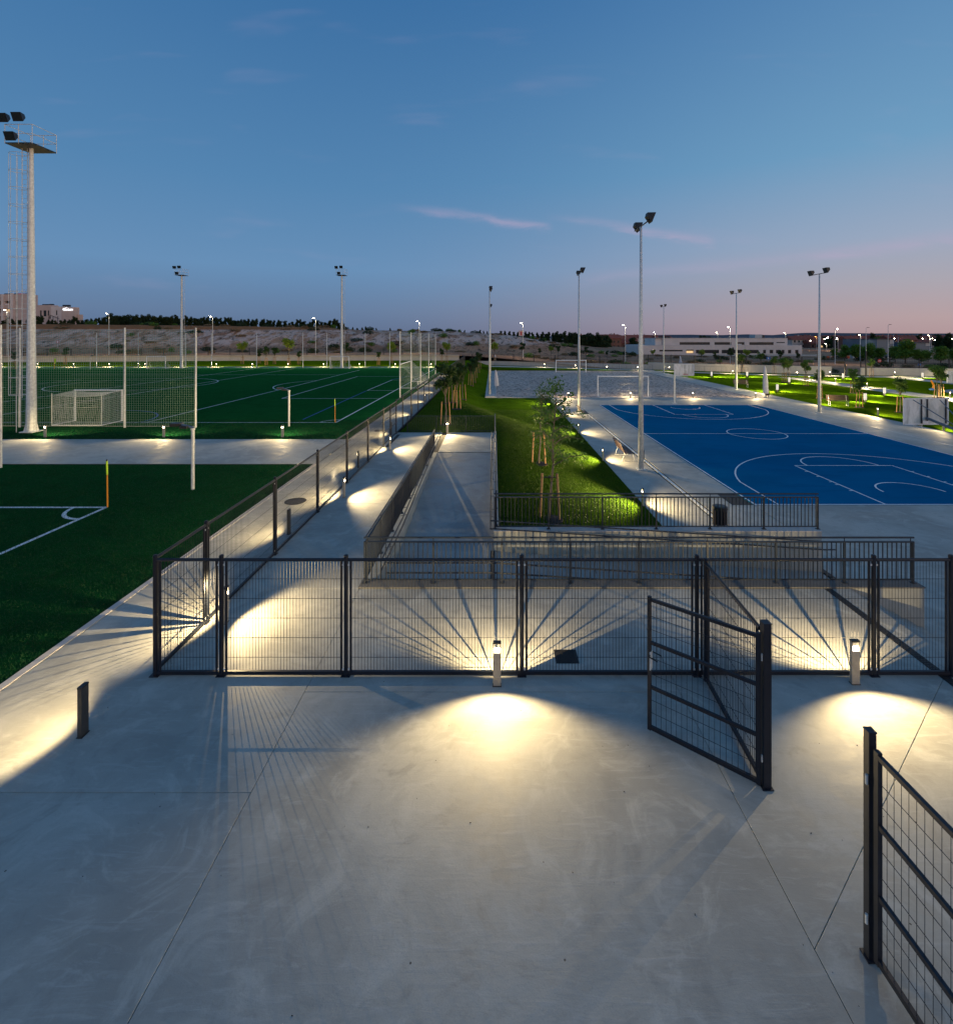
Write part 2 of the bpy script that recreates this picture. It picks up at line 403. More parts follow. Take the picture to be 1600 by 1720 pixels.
while y < 86: slabr(-7.44, -5.45, y, y+5); y += 5
slabr(-2.85, 2.8, -14, -4); slabr(-2.85, 2.8, -4, 7.42); slabr(-2.85, 2.8, 7.42, 10.46)
# right hand bays, one joint running diagonally
slabr(2.8, 7.28, -14, -4)
slab([(2.8+g_, -4+g_), (7.28-g_, -4+g_), (7.28-g_, 7.9), (2.8+g_, 4.3)])
slab([(2.8+g_, 4.3055), (7.28-g_, 7.9055), (7.28-g_, 10.46-g_), (2.8+g_, 10.46-g_)])
slabr(-2.6, -.0, 22.9, 27.6)
# kerb along the turf
kerb = struct(MB().box(-7.58, -7.452, -14, 20.8, -.2, .012).box(-7.58, -7.452, 25.75, 88, -.2, .012).build('kerb', M['palew']))
# cross path and far paths, turf
sheet('artificial_turf', rect(-190, -7.585, -40, 20.75), -.02, M['turf'])
sheet('artificial_pitch', rect(-190, -7.585, 25.8, 86.8), -.02, M['turf'])
cp = struct(MB().box(-190, -7.46, 20.76, 25.79, -.2, -.006).build('cross_path', M['joint']))
x = -7.47
while x > -60:
    MB().prism(rect(x-6.3, x-.008, 20.765, 25.785), -.12, -.002, .004).build('slab', M['conc'], cp); x -= 6.3
MB().prism(rect(-190, x, 20.765, 25.785), -.12, -.002, .004).build('slab', M['conc'], cp)
sheet('far_pitch_path', rect(-190, -7.46, 86.85, 88.6), .0, M['palew'])
sheet('far_grass_strip', rect(-190, -5.3, 88.6, 115), -.03, M['park'])
# ---- ramp
RY = 22.8; ZL = -.56
def ramp_z(y): return lerp(ZL, 0, max(0, min(1, (y-13.6)/(RY-13.6))))
def ramp2_z(x): return lerp(ZL, LOW, max(0, min(1, x/9.0)))
mb = MB()
mb.quad((-2.6, 13.6, ZL), (-.0, 13.6, ZL), (-.0, RY-.03, -.002), (-2.6, RY-.03, -.002))
mb.quad((-2.6, 10.78, ZL), (-.09, 10.78, ZL), (-.09, 13.6, ZL), (-2.6, 13.6, ZL))
mb.quad((.03, 10.78, ZL-.002), (9.0, 10.78, LOW), (9.0, 13.57, LOW), (.03, 13.57, ZL-.002))
struct(mb.build('ramp', M['conc2']))
struct(MB().box(-2.6, 0, RY-.03, RY+.07, -.16, -.03).build('ramp_joint', M['joint']))
tag(MB().box(-.09, .03, 10.79, 13.6, ZL-.1, ZL+.006).build('drain_grate', M['grate']), 'dark slot drain across the foot of the ramp landing', 'drain')
W1 = thing('retaining_wall', 'low concrete wall at the front of the ramp, under the long railing', 'wall')
MB().box(-2.88, 9.18, 10.5, 10.78, -1.4, .0).build('wall', M['wallc'], W1); MB().box(-2.88, 9.18, 10.47, 10.8, .0, .028).build('coping', M['cap'], W1)
W2 = thing('retaining_wall', 'yellowish concrete wall holding the lawn behind the lower ramp', 'wall')
MB().box(0.0, 9.04, 13.58, 13.84, -1.4, -.03).build('wall', M['wallc'], W2); MB().box(0.0, 9.04, 13.565, 13.86, -.03, .0).build('coping', M['palew'], W2)
W3 = thing('retaining_wall', 'narrow concrete wall between the upper ramp and the lawn', 'wall')
MB().box(0.0, .14, 13.87, 27.75, -1.0, .05).build('wall', M['palew'], W3)
W4 = thing('retaining_wall', 'narrow concrete wall between the upper path and the ramp', 'wall')
MB().box(-2.86, -2.605, 10.81, RY, -.9, .004).build('wall', M['wallc'], W4)
# ---- stairs right of the terrace
st = thing('staircase', 'concrete steps going down from the terrace beside the ramp wall', 'stairs')
for i in range(7):
    z1 = -.161*i; MB().box(7.28+.3*i, 7.58+.3*i if i < 6 else 9.18, -14, 10.46, z1-.19, z1).build('step', M['conc'], st)
tag(MB().box(7.02, 7.17, -14, 10.44, -.1, .007).build('drain_grate', M['grate']), 'long dark slot drain beside the top step', 'drain')
mbd = MB()
for i in range(64): mbd.box(7.03, 7.16, 7.0+i*.054, 7.02+i*.054, .007, .012)
d_ = mbd.build('drain_bar', M['black'], [o for o in C.objects if o.name.startswith('drain_grate')][-1])
# ---- lower level
paving = struct(MB().box(9.0, 60, -14, 18.9, -1.6, LOW-.02).box(5.78, 31, 13.84, 52.5, -1.6, LOW-.02).build('court_paving', M['joint']))
def ls(x0, x1, y0, y1, m='conc'): MB().prism(rect(x0+.005, x1-.005, y0+.005, y1-.005), LOW-.10, LOW, .004).build('slab', M[m], paving)
for a, b in ((-14, 4), (4, 13.9)):
    ls(9.2, 16.5, a, b); ls(16.5, 24, a, b); ls(24, 31, a, b)
ls(9.2, 10.02, 13.9, 18.98)
for x0, x1 in ((10.03, 17.6), (17.6, 25.1), (25.1, 31)): ls(x0, x1, 13.9, 18.98)
ys_ = [13.9, 20.4, 26.9, 33.4, 39.9, 46.9]
for a, b in zip(ys_, ys_[1:]): ls(5.78, 7.78, a, b); ls(8.06, 9.2 if a < 14 else 10.02, a, b) ; ls(25.18, 27.3, max(a, 19), b) ; ls(27.36, 31, max(a, 19), b)
for x0, x1 in ((5.78, 12), (12, 18.6), (18.6, 25.18), (25.18, 31)): ls(x0, x1, 46.9, 52.5)
gut = struct(MB().box(7.78, 8.06, 13.9, 46.9, LOW-.12, LOW-.03).build('gutter', M['conc2']))
tag(MB().box(7.86, 7.98, 14, 46.8, LOW-.03, LOW+.004).build('channel_drain', M['galv']), 'thin steel channel drain running along the left side of the blue court', 'drain')
tag(MB().box(27.305, 27.355, 19, 46.8, LOW-.03, LOW+.004).build('channel_drain', M['galv']), 'thin steel channel drain running along the right side of the blue court', 'drain')
tag(MB().box(9.06, 9.19, 10.9, 13.9, LOW-.05, LOW+.006).build('drain_grate', M['grate']), 'dark slot drain across the bottom of the lower ramp', 'drain')
# blue court
def courtmat():
    m = bpy.data.materials.new('blue_court_paint'); m.use_nodes = True; t = NT(m.node_tree); L = m.node_tree.links
    b = m.node_tree.nodes['Principled BSDF']; g = t.n('ShaderNodeNewGeometry').outputs['Position']
    a = t.noise(g, .25, 6, .6, .4); mp = t.n('ShaderNodeMapping'); L.new(g, mp.inputs[0]); mp.inputs['Scale'].default_value = (.5, 3.5, 1)
    s = t.noise(mp.outputs[0], .8, 5, .6, .6); f = t.noise(g, 18, 5, .7)
    c = t.mix(t.mr(a, .3, .7), (.004,.125,.265), (.005,.155,.32)); c = t.mix(t.m('MULTIPLY', t.mr(s, .5, .75), .5), c, (.003,.095,.21))
    c = t.mix(t.m('MULTIPLY', t.mr(f, .5, .72), .3), c, (.025,.16,.32)); L.new(c, b.inputs['Base Color'])
    L.new(t.mr(a, .35, .7, .5, .75), b.inputs['Roughness']); b.inputs['Specular IOR Level'].default_value = .0
    return m
CX0, CX1, CY0, CY1 = 10.1, 25.1, 19.0, 47.0
court = struct(MB().box(CX0-.06, CX1+.06, CY0-.0, CY1-.02, LOW-.12, LOW+.004).build('sports_court', courtmat()))
def lines(mb, segs, w, z):
    for s in segs:
        if s[0] == 'l':
            _, x0, y0, x1, y1 = s; d = Vector((x1-x0, y1-y0, 0)); d.normalize(); n = Vector((-d.y, d.x, 0))*(w/2)
            a = Vector((x0, y0, z)); b = Vector((x1, y1, z)); mb.quad(a-n, b-n, b+n, a+n)
        else:
            _, cx, cy, r, a0, a1 = s; k = max(8, int(abs(a1-a0)/4))
            for i in range(k):
                t0 = math.radians(lerp(a0, a1, i/k)); t1_ = math.radians(lerp(a0, a1, (i+1)/k))
                mb.quad((cx+(r+w/2)*math.cos(t0), cy+(r+w/2)*math.sin(t0), z), (cx+(r+w/2)*math.cos(t1_), cy+(r+w/2)*math.sin(t1_), z),
                        (cx+(r-w/2)*math.cos(t1_), cy+(r-w/2)*math.sin(t1_), z), (cx+(r-w/2)*math.cos(t0), cy+(r-w/2)*math.sin(t0), z))
    return mb
xm = (CX0+CX1)/2; mb = MB(); zl = LOW+.008; ww = .07
segs = [('l', CX0, CY0-.005, CX0, CY1+.005), ('l', CX1, CY0-.005, CX1, CY1+.005)]
segs2 = [('l', CX0+.04, CY0+.035, CX1-.04, CY0+.035), ('l', CX0+.04, CY1-.055, CX1-.04, CY1-.055), ('l', CX0+.04, 33, CX1-.04, 33)]
for sgn, ye in ((1, CY0), (-1, CY1)):
    yf = ye+sgn*5.8; yb = ye+sgn*1.575
    segs2 += [('l', xm-2.45, ye+sgn*.08, xm-2.45, yf), ('l', xm+2.45, ye+sgn*.08, xm+2.45, yf), ('l', xm-6.6, ye+sgn*.08, xm-6.6, ye+sgn*2.99), ('l', xm+6.6, ye+sgn*.08, xm+6.6, ye+sgn*2.99)]
    for k in (1.75, 2.6, 3.0, 3.85, 4.7):
        for s in (-1, 1): segs2.append(('l', xm+s*2.5, ye+sgn*k, xm+s*2.62, ye+sgn*k))
lines(mb, segs, ww, zl); lines(mb, segs2, ww, zl); 
seg3 = [('l', xm-2.41, CY0+5.8, xm+2.41, CY0+5.8), ('l', xm-2.41, CY1-5.8, xm+2.41, CY1-5.8), ('a', xm, 33, 1.8, 0, 360)]
a_ = math.degrees(math.acos(6.6/6.75))
seg3 += [('a', xm, CY0+1.575, 6.75, a_, 180-a_), ('a', xm, CY1-1.575, 6.75, -a_, -180+a_), ('a', xm, CY0+5.84, 1.8, 0, 180), ('a', xm, CY1-5.84, 1.8, 0, -180), ('a', xm, CY0+1.6, 1.3, 0, 180), ('a', xm, CY1-1.6, 1.3, 0, -180)]
lines(mb, seg3, ww, zl+.0012)
mb.build('court_markings', M['line'], court)
# pitch lines
mb = MB(); z0 = -.012
S = [('l', -190, 30.9, -9.9, 30.9), ('l', -9.9, 30.9, -9.9, 84), ('l', -190, 84, -9.9, 84)]
S2 = [('l', -18.5, 43, -18.5, 67), ('l', -18.5, 43, -9.9, 43), ('l', -18.5, 67, -9.9, 67), ('l', -21.8, 31, -21.8, 80), ('a', -16.1, 55.5, 8, 137, 223), ('l', -12.7, 49.4, -12.7, 61.4), ('l', -12.7, 49.4, -9.9, 49.4), ('l', -12.7, 61.4, -9.9, 61.4), ('a', -40.5, 56, 8, 0, 360), ('l', -40.5, 30.9, -40.5, 84), ('l', -34, 31, -34, 84), ('l', -60, 70, -21.8, 70), ('a', -9.9, 30.9, 1, 90, 180), ('l', -66, 43, -66, 67), ('l', -52, 47, -52, 62)]
lines(mb, S, .11, z0); lines(mb, S2, .1, z0+.001)
mb.build('pitch_markings', M['lineg'], [o for o in C.objects if o.name == 'artificial_pitch'][0])
mb = lines(MB(), [('l', -12.4, 32, -12.7, 49), ('a', -27.2, 31, 5, -2, 95), ('l', -12.9, 61.6, -9.9, 75)], .1, z0+.002); mb.build('blue_markings', M['linebl'], [o for o in C.objects if o.name == 'artificial_pitch'][0])
mb = lines(MB(), [('l', -60, 15.5, -12.2, 15.5), ('l', -12.2, 15.5, -12.2, -30)], .115, z0); lines(mb, [('a', -12.2, 15.5, 1, 180, 270)], .11, z0+.001)
mb.build('pitch_markings', M['lineg'], [o for o in C.objects if o.name == 'artificial_turf'][0])
# ---- lawn between the ramp and the court
def lawn_z(x, y):
    u = sstep((y-27.6)/20); x0 = lerp(.15, -5, u); w = lerp(5.63, 4.4, u)
    return LOW*sstep((x-x0)/w)-.012
def lawn_xmin(y): return .145 if y < 27.72 else -5.3
mb = MB(); cols = 46; rows = [13.86+i*.55 for i in range(25)]+[27.06, 27.71]
for R, Xf in ((rows, (.145, 5.775)),):
    for y in R:
        for i in range(cols+1): x = lerp(Xf[0], Xf[1], i/cols); mb.v.append((x, y, lawn_z(x, y)+.015*mn.noise(Vector((x, y, 0)))))
    for j in range(len(R)-1):
        for i in range(cols): a = j*(cols+1)+i; mb.f.append((a, a+1, a+cols+2, a+cols+1))
rows2 = [27.72+i*.8 for i in range(32)]; off = len(mb.v); cols2 = 70
for y in rows2:
    for i in range(cols2+1): x = lerp(-5.3, 5.775, i/cols2); mb.v.append((x, y, lawn_z(x, y)+.015*mn.noise(Vector((x, y, 0)))))
for j in range(len(rows2)-1):
    for i in range(cols2): a = off+j*(cols2+1)+i; mb.f.append((a, a+1, a+cols2+2, a+cols2+1))
rows3 = [rows2[-1]+i*1.2 for i in range(51)]; off = len(mb.v); c3 = 30
for y in rows3:
    for i in range(c3+1): x = lerp(-5.3, -.95 if y < 95 else 30, i/c3); mb.v.append((x, y, lawn_z(x, y)))
for j in range(len(rows3)-1):
    for i in range(c3): a = off+j*(c3+1)+i; mb.f.append((a, a+1, a+c3+2, a+c3+1))
struct(mb.build('lawn', M['lawn'], smooth=True))
# sand court
def sandmat():
    m = bpy.data.materials.new('beach_sand'); m.use_nodes = True; t = NT(m.node_tree); L = m.node_tree.links
    b = m.node_tree.nodes['Principled BSDF']; b.inputs['Roughness'].default_value = .95; b.inputs['Specular IOR Level'].default_value = .1
    g = t.n('ShaderNodeNewGeometry').outputs['Position']
    a = t.noise(g, .2, 4); n = t.noise(g, 3.0, 4, .65, .6)
    c = t.mix(t.mr(a, .3, .7), (.60,.47,.39), (.70,.56,.47)); c = t.mix(t.m('MULTIPLY', t.mr(n, .48, .60), .85), c, (.14,.115,.105)); L.new(c, b.inputs['Base Color'])
    bn = t.n('ShaderNodeBump'); bn.inputs['Strength'].default_value = 1; bn.inputs['Distance'].default_value = .12
    L.new(n, bn.inputs['Height']); L.new(bn.outputs[0], b.inputs['Normal'])
    return m
mb = MB(); nxs, nys = 138, 200
for j in range(nys+1):
    y = lerp(52.62, 94.3, j/nys)
    for i in range(nxs+1):
        x = lerp(.3, 28, i/nxs); mb.v.append((x, y, LOW-.05+.035*mn.noise(Vector((x*2.6, y*2.6, 0)))+.03*mn.noise(Vector((x*.7, y*.7, 3)))))
for j in range(nys):
    for i in range(nxs): a = j*(nxs+1)+i; mb.f.append((a, a+1, a+nxs+2, a+nxs+1))
struct(mb.build('sand_court', sandmat()))
struct(MB().box(.18, .3, 52.5, 94.4, -1.6, LOW+.03).box(28, 28.14, 52.5, 94.4, -1.6, LOW+.03).box(.3, 28, 52.5, 52.62, -1.6, LOW+.02).box(.3, 28, 94.3, 94.42, -1.6, LOW+.02).build('sand_kerb', M['palew']))
struct(MB().box(-.95, .18, 52.5, 94.4, -1.6, LOW+.01).build('sand_side_path', M['conc']))
struct(MB().box(28.14, 31, 52.5, 97, -1.6, LOW).build('sand_side_path', M['conc']))
# far path in front of the boundary wall, park grass and park paths
struct(MB().prism([(-7.4, 104), (-1, 107.5), (12, 103.2), (31, 94.6), (31, 97.4), (12, 106.0), (-1, 110.0), (-7.4, 110)], -1.6, LOW+.03).build('far_path', M['palew']))
sheet('park_grass', [(31, -14), (140, -14), (140, 84), (80, 82.5), (58, 86), (31, 101), (-5.3, 116), (-5.3, 96)]+[(31, 96)], LOW-.03, M['park'])
sheet('park_path', [(46, 44), (49.2, 44), (49.2, 78), (46, 80)], LOW-.02, M['conc'])
sheet('park_path', [(31, 92.3), (46, 84.2), (60, 79.6), (120, 73.5), (120, 76), (60, 82), (46, 86.6), (31, 94.8)], LOW-.016, M['palew'])
sheet('park_path', [(63.2, 48), (66.4, 48), (66.4, 79), (63.2, 79.6)], LOW-.02, M['conc'])
mb = MB(); mb.v = [(60.5+7.5*math.cos(t*math.pi/24), 57+4.6*math.sin(t*math.pi/24), LOW-.012) for t in range(48)]; mb.f = [tuple(range(48))]
struct(mb.build('play_surface', pmat('play_surface', (.20,.23,.27), .6, var=.2, vscale=1.)))
# ------------------------------------------------------------------ bollard lights
LIGHT_COL = (1.0, .735, .37)
def spot(parent, y, aim, energy, size=math.radians(136), tilt=12):
    l = bpy.data.lights.new('bollard_beam', 'SPOT'); l.energy = energy; l.color = LIGHT_COL; l.spot_size = size; l.spot_blend = .5; l.shadow_soft_size = .0015
    l.use_nodes = True; nt_ = l.node_tree; em = nt_.nodes['Emission']; fo = nt_.nodes.new('ShaderNodeLightFalloff'); fo.inputs['Strength'].default_value = 1.55; fo.inputs['Smooth'].default_value = .6
    nt_.links.new(fo.outputs['Quadratic'], em.inputs['Strength'])
    o = bpy.data.objects.new('bollard_beam', l); C.objects.link(o); o.parent = parent; o.location = (0, y, .575)
    # -Z of the lamp points along +-Y, tilted down
    o.rotation_euler = (math.radians(90-tilt)*aim, 0, 0); return o
bw, bd, bh = .12, .055, .665
mbb = MB().box(-bw/2, bw/2, -bd/2, bd/2, 0, .515).box(-bw/2, -bw/2+.011, -bd/2, bd/2, .515, .645).box(bw/2-.011, bw/2, -bd/2, bd/2, .515, .645).box(-bw/2, bw/2, -bd/2, bd/2, .645, bh)
ME_bol = mbb.mesh('bollard_body', M['boll']); 
ME_bolcap = MB().box(-bw/2-.003, bw/2+.003, -bd/2-.003, bd/2+.003, .652, .672).mesh('bollard_cap', M['black'])
ME_blens = MB().box(-.047, .047, -.022, .022, .516, .562).mesh('bollard_lens', M['lamp'])
ME_bplate = MB().box(-.068, .068, -.04, .04, 0, .006).mesh('bollard_plate', M['black'])
ME_bols = MB().box(-bw/2, bw/2, -bd/2, bd/2, 0, bh-.012).mesh('bollard_body', M['bolld']); ME_lens1 = MB().box(-.047, .047, bd/2+.001, bd/2+.006, .50, .62).mesh('bollard_lens', M['lamp'])
def bollard(x, y, z, rz, label, group, energy=190, double=True, rays=True, e2=None):
    t = thing('bollard_light', label, 'bollard light', (x, y, z), rz, group)
    inst('post', ME_bol if double else ME_bols, t); inst('cap', ME_bolcap, t); inst('lens', ME_blens if double else ME_lens1, t); inst('base_plate', ME_bplate, t)
    if rays:
        spot(t, .034, 1, energy)
        if double: spot(t, -.034, -1, e2 if e2 else energy)
    return t
Z90 = math.pi/2
G1 = 'bollard lights on the upper terrace'
bollard(.05, 7.56, 0, 0, 'bollard light in front of the fence, throwing a wide fan over the terrace', G1, 270)
bollard(5.57, 7.6, 0, 0, 'lit bollard light in front of the fence, behind the open gate leaf', G1, 270)
G2 = 'bollard lights along the left fence'
b = bollard(-5.52, 6.62, 0, Z90, 'nearest bollard light, turned away and lighting the path on its left', G2, 190, False)
bollard(-5.02, 9.22, 0, Z90, 'bollard light just behind the front fence, nearest the corner of the fence', G2, 290)
bollard(-5.56, 13.37, 0, Z90, 'dark-backed bollard light outside the fence, beside the round manhole', G2, 190, False)
bollard(-5.0, 16.45, 0, Z90, 'bollard light inside the left fence, halfway along the upper path', G2, 320)
bollard(-5.56, 20.2, 0, Z90, 'dark-backed bollard light outside the fence, beyond the manhole', G2, 190, False)
bollard(-4.92, 23.3, 0, Z90, 'bollard light beside the far gate of the left fence', G2, 300)
for i, y in enumerate((27, 33.8, 40.6, 47.4, 54.2, 61, 67.8, 74.6, 81.4)):
    bollard(-5.62, y, 0, Z90, 'bollard light outside the receding fence, %s beyond the far gate' % nth(i+1), 'bollard lights along the receding left fence', 230, False)
bollard(-2.57+.0, 27.3, 0, 0, 'bollard light against the railing at the top of the ramp', G1, 50, e2=300)
G3 = 'bollard lights between lawn and court path'
for i, (x, y) in enumerate(((5.72, 18.9), (5.72, 25.8), (5.72, 33.2), (5.72, 40.7), (5.72, 47.6))):
    bollard(x, y, LOW, Z90, 'bollard light on the lawn edge, %s counting from the ramp wall' % nth(i+1), G3, 850, e2=280)
for i, x in enumerate((7.9, 14.5, 21.15, 27.8)):
    bollard(x, 52.3, LOW, 0, ('bollard light at the near edge of the sand, by the lawn corner', 'bollard light in front of the near white goal on the sand', 'bollard light at the sand edge, behind the far basketball pole', 'bollard light at the right corner of the sand court')[i], 'bollard lights at the near edge of the sand', 230)
for i in range(4):
    bollard(-11.3-6.35*i, 26.35, -.02, 0, 'bollard light beside the cross path, %s counting from the fence' % nth(i+1), 'bollard lights beside the cross path', 170)
for i in range(15):
    bollard(-11.3-6.42*i, 88.5, 0, 0, 'bollard light on the far edge of the pitch, %s counting from the fence' % nth(i+1), 'bollard lights at the far edge of the pitch', 420)
for i, (px, py) in enumerate(((811, 613), (862, 613.5), (914, 616), (966, 618), (1019, 620.5), (1071, 621.5), (1123.5, 621.5))):
    x, y = at(px, py); bollard(x, y, LOW, math.pi+math.radians(-25 if i > 1 else 0), 'bollard light on the path beyond the sand, %s from the left' % nth(i+1), 'bollard lights beyond the sand court', 420, False)
PARK = [(1474, 698, 'at the court path edge left of the near backboard'), (1284.5, 658, 'under the folded white cover by the litter bin'), (1230, 628, 'behind the tall pole at the far side of the sand'), (1338, 631, 'in front of the low wall where the park path ends'), (1358.7, 638, 'beside the park path, farthest one with a tree in front'), (1393.5, 630, 'in front of the low wall, above the brightest lawn'), (1403, 642, 'beside the park path near the tall double floodlight pole'), (1456, 651, 'beside the park path behind the twin staked trees'), (1502, 631, 'in front of the low wall behind the round staked tree'), (1561, 631, 'in front of the low wall at the right'), (1595, 668, 'beside the blue-grey play surface'), (1283, 628, 'in front of the low wall behind the folded cover')]
for px, py, w in PARK:
    x, y = at(px, py); bollard(x, y, LOW, Z90 if px in (1474, 1403, 1456, 1358.7) else math.pi, 'small lit bollard light '+w, 'bollard lights in the park', 480, 'low wall' not in w)
bollard(31.05, 47.0, LOW, Z90, 'small lit bollard light on the lawn edge behind the right floodlight pole', 'bollard lights in the park', 130, e2=560)
bollard(31.05, 34.0, LOW, Z90, 'small lit bollard light on the lawn edge below the near backboard', 'bollard lights in the park', 130, e2=560)
# wide reflector lights in the park
ME_wb = MB().box(-.12, .12, -.06, .06, .22, .86).mesh('reflector_panel', M['lampw']); ME_wp = MB().box(-.06, .06, -.04, .04, 0, .22).mesh('reflector_foot', M['boll']); ME_wc = MB().box(-.13, .13, -.08, .08, .86, .89).mesh('reflector_cap', M['darkg'])
for px, py, w in [(1305, 657.5, 'nearest the folded white cover'), (1325, 644, 'beside the three staked trees'), (1452.5, 675, 'beside the pair of staked trees'), (1485, 664, 'beside the park path'), (1549, 635, 'near the low wall'), (1415.5, 636.5, 'left of the gap in the low wall'), (1254.5, 633, 'beyond the sand corner'), (1194.6, 633, 'behind the far backboard on its right')]:
    x, y = at(px, py); t = thing('panel_light', 'white glowing panel light on the park lawn, '+w, 'garden light', (x, y, LOW), 0, 'white panel lights in the park')
    inst('panel', ME_wb, t); inst('foot', ME_wp, t); inst('cap', ME_wc, t)
    for s in (1, -1):
        l = bpy.data.lights.new('panel_beam', 'SPOT'); l.energy = 1250; l.color = (1, .82, .42); l.spot_size = math.radians(110); l.spot_blend = .4; l.shadow_soft_size = .03
        o = bpy.data.objects.new('panel_beam', l); C.objects.link(o); o.parent = t; o.location = (s*.19, 0, .7); o.rotation_euler = (0, -math.radians(65)*s, 0)

# ------------------------------------------------------------------ mesh fences
FH = 1.9
ME_post = MB().tube((0, 0, 0), (0, 0, FH-.005), .033, 10).lathe([(.036, FH-.03), (.036, FH), (.02, FH+.012)], 10).mesh('fence_post', M['dark'], False)
ME_pfoot = MB().box(-.07, .07, -.05, .05, 0, .012).mesh('fence_post_foot', M['dark'])
ME_clamp = MB().box(-.085, .085, -.009, .009, -.014, .014).mesh('clamp', M['galv'])
_pc = {}
def panel_mesh(w, coarse=False, z0=.09, z1=1.80):
    k = (round(w, 2), coarse, z0, z1)
    if k not in _pc:
        fr = MB().tube((0, 0, .05), (0, 0, 1.81), .019, 8)
        wm = MB(); r = .0026 if coarse else .0034; n = int((w-.19)/(.11 if coarse else .0505))
        for i in range(1, n+1):
            x = .095+(w-.19)*i/(n+1); wm.tube((x, 0, z0), (x, 0, z1), r, 4, caps=False)
        for i in range(5):
            z = z0+.195+.31*i
            if z < z1: wm.tube((.09, .005, z), (w-.09, .005, z), .0036, 4, caps=False)
        _pc[k] = (fr.mesh('panel_frame', M['dark']), wm.mesh('panel_wires', M['dark']))
    return _pc[k]
def fence(label, pts, group=None, closed=(), first=True, last=True, coarse=False):
    """run of posts at pts (ground plan) with mesh panels between them"""
    a = Vector((*pts[0], 0)); b = Vector((*pts[-1], 0)); d = (b-a).normalized(); rz = math.atan2(d.y, d.x)
    t = thing('mesh_fence', label, 'fence', (a.x, a.y, 0), rz, group)
    s = [(Vector((*p, 0))-a).dot(d) for p in pts]
    for i, q in enumerate(s):
        if (i == 0 and not first) or (i == len(s)-1 and not last): continue
        inst('post', ME_post, t, (q, 0, 0)); inst('post_foot', ME_pfoot, t, (q, 0, 0))
        for zz in ((.10, 1.75) if 0 < i < len(s)-1 else ()): inst('clamp', ME_clamp, t, (q, 0, zz))
    for i, (p, q) in enumerate(zip(s, s[1:])):
        if i in closed: continue
        fr, wm = panel_mesh(q-p, coarse); inst('panel_tube', fr, t, (p+.075, 0, 0)); inst('panel_tube', fr, t, (q-.075, 0, 0)); w = inst('wire_mesh', wm, t, (p, 0, 0)); w['kind'] = 'stuff'
        MB().tube((p+.03, 0, 1.83), (q-.03, 0, 1.83), .026, 8).build('top_rail', M['dark'], t)
        MB().box(p+.03, q-.03, -.02, .02, .02, .075).build('bottom_rail', M['dark'], t)
    return t
XF = [-5.345, -4.30, -2.333, .442, 3.208, 6.0, 7.22]
fence('dark mesh fence across the front of the terrace, with an open gateway before it', [(x, 7.78) for x in XF])
YF = [9.22, 12.12, 15.05, 18.06, 21.07, 24.05]
fence('dark mesh fence running from the front corner to the far gate along the upper path', [(-5.38, 7.80)]+[(-5.385, y) for y in YF], first=False)
yy = [27.25, 29.2]
while yy[-1] < 92: yy.append(yy[-1]+3.0)
fence('dark mesh fence receding between the left path and the lawn beyond the gate', [(-5.4, y) for y in yy], coarse=True)
# far gate: two leaves with cross rails
def leaf(w, h=1.78, hinge_side=True, rails=(.62, 1.22)):
    mb = (MB().box(0, .045, -.02, .02, .04, h+.06), MB().box(w-.045, w, -.02, .02, .04, h+.06))
    rb = []
    mb2 = (MB().box(.045, w-.045, -.018, .018, .05, .10), MB().box(.045, w-.045, -.018, .018, h-.0, h+.04))
    for z in rails: rb.append(MB().box(.045, w-.045, -.016, .016, z-.02, z+.02))
    wm = MB(); n = int((w-.09)/.068)
    for i in range(1, n+1):
        x = .045+(w-.09)*i/(n+1); wm.tube((x, 0, .1), (x, 0, h), .0028, 4, caps=False)
    for z in (.28, .45, .80, 1.02, 1.40, 1.58): wm.tube((.045, .005, z), (w-.045, .005, z), .003, 4, caps=False)
    return mb, mb2, rb, wm
def gate_leaf(name, label, x, y, rz, w, group=None, handle=True, h=1.78):
    t = thing(name, label, 'gate', (x, y, 0), rz, group)
    a, b2, rb, wm = leaf(w, h)
    [q.build('stile', M['dark'], t) for q in a]; [q.build('frame_rail', M['dark'], t) for q in b2]
    for r in rb: r.build('cross_rail', M['dark'], t)
    q = wm.build('wire_mesh', M['dark'], t); q['kind'] = 'stuff'
    if handle:
        MB().box(w-.05, w-.035, -.035, .035, .86, 1.10).build('lock_plate', M['galv'], t)
        hb = MB(); hb.tube((w-.04, -.03, 1.06), (w-.04, -.075, 1.06), .009, 6).tube((w-.04, -.07, 1.06), (w-.16, -.075, 1.045), .009, 6).tube((w-.04, .03, 1.06), (w-.04, .075, 1.06), .009, 6).tube((w-.04, .07, 1.06), (w-.16, .075, 1.045), .009, 6)
        hb.build('handle', M['black'], t)
    return t
gate_leaf('gate_leaf', 'closed near leaf of the far gate in the left fence', -5.385, 24.12, Z90, 1.5, 'leaves of the far double gate', False)
gate_leaf('gate_leaf', 'closed far leaf of the far gate in the left fence', -5.385, 27.18, -Z90, 1.5, 'leaves of the far double gate', False)
tag(MB().box(-5.28, -5.12, 23.9, 27.0, -.01, .006).build('drain_grate', M['grate']), 'dark strip beside the far gate, drawn for the shadowy edge of a low ramp plate', 'drain')  # thin dark bar standing in for a shadowy plate edge, not a drain
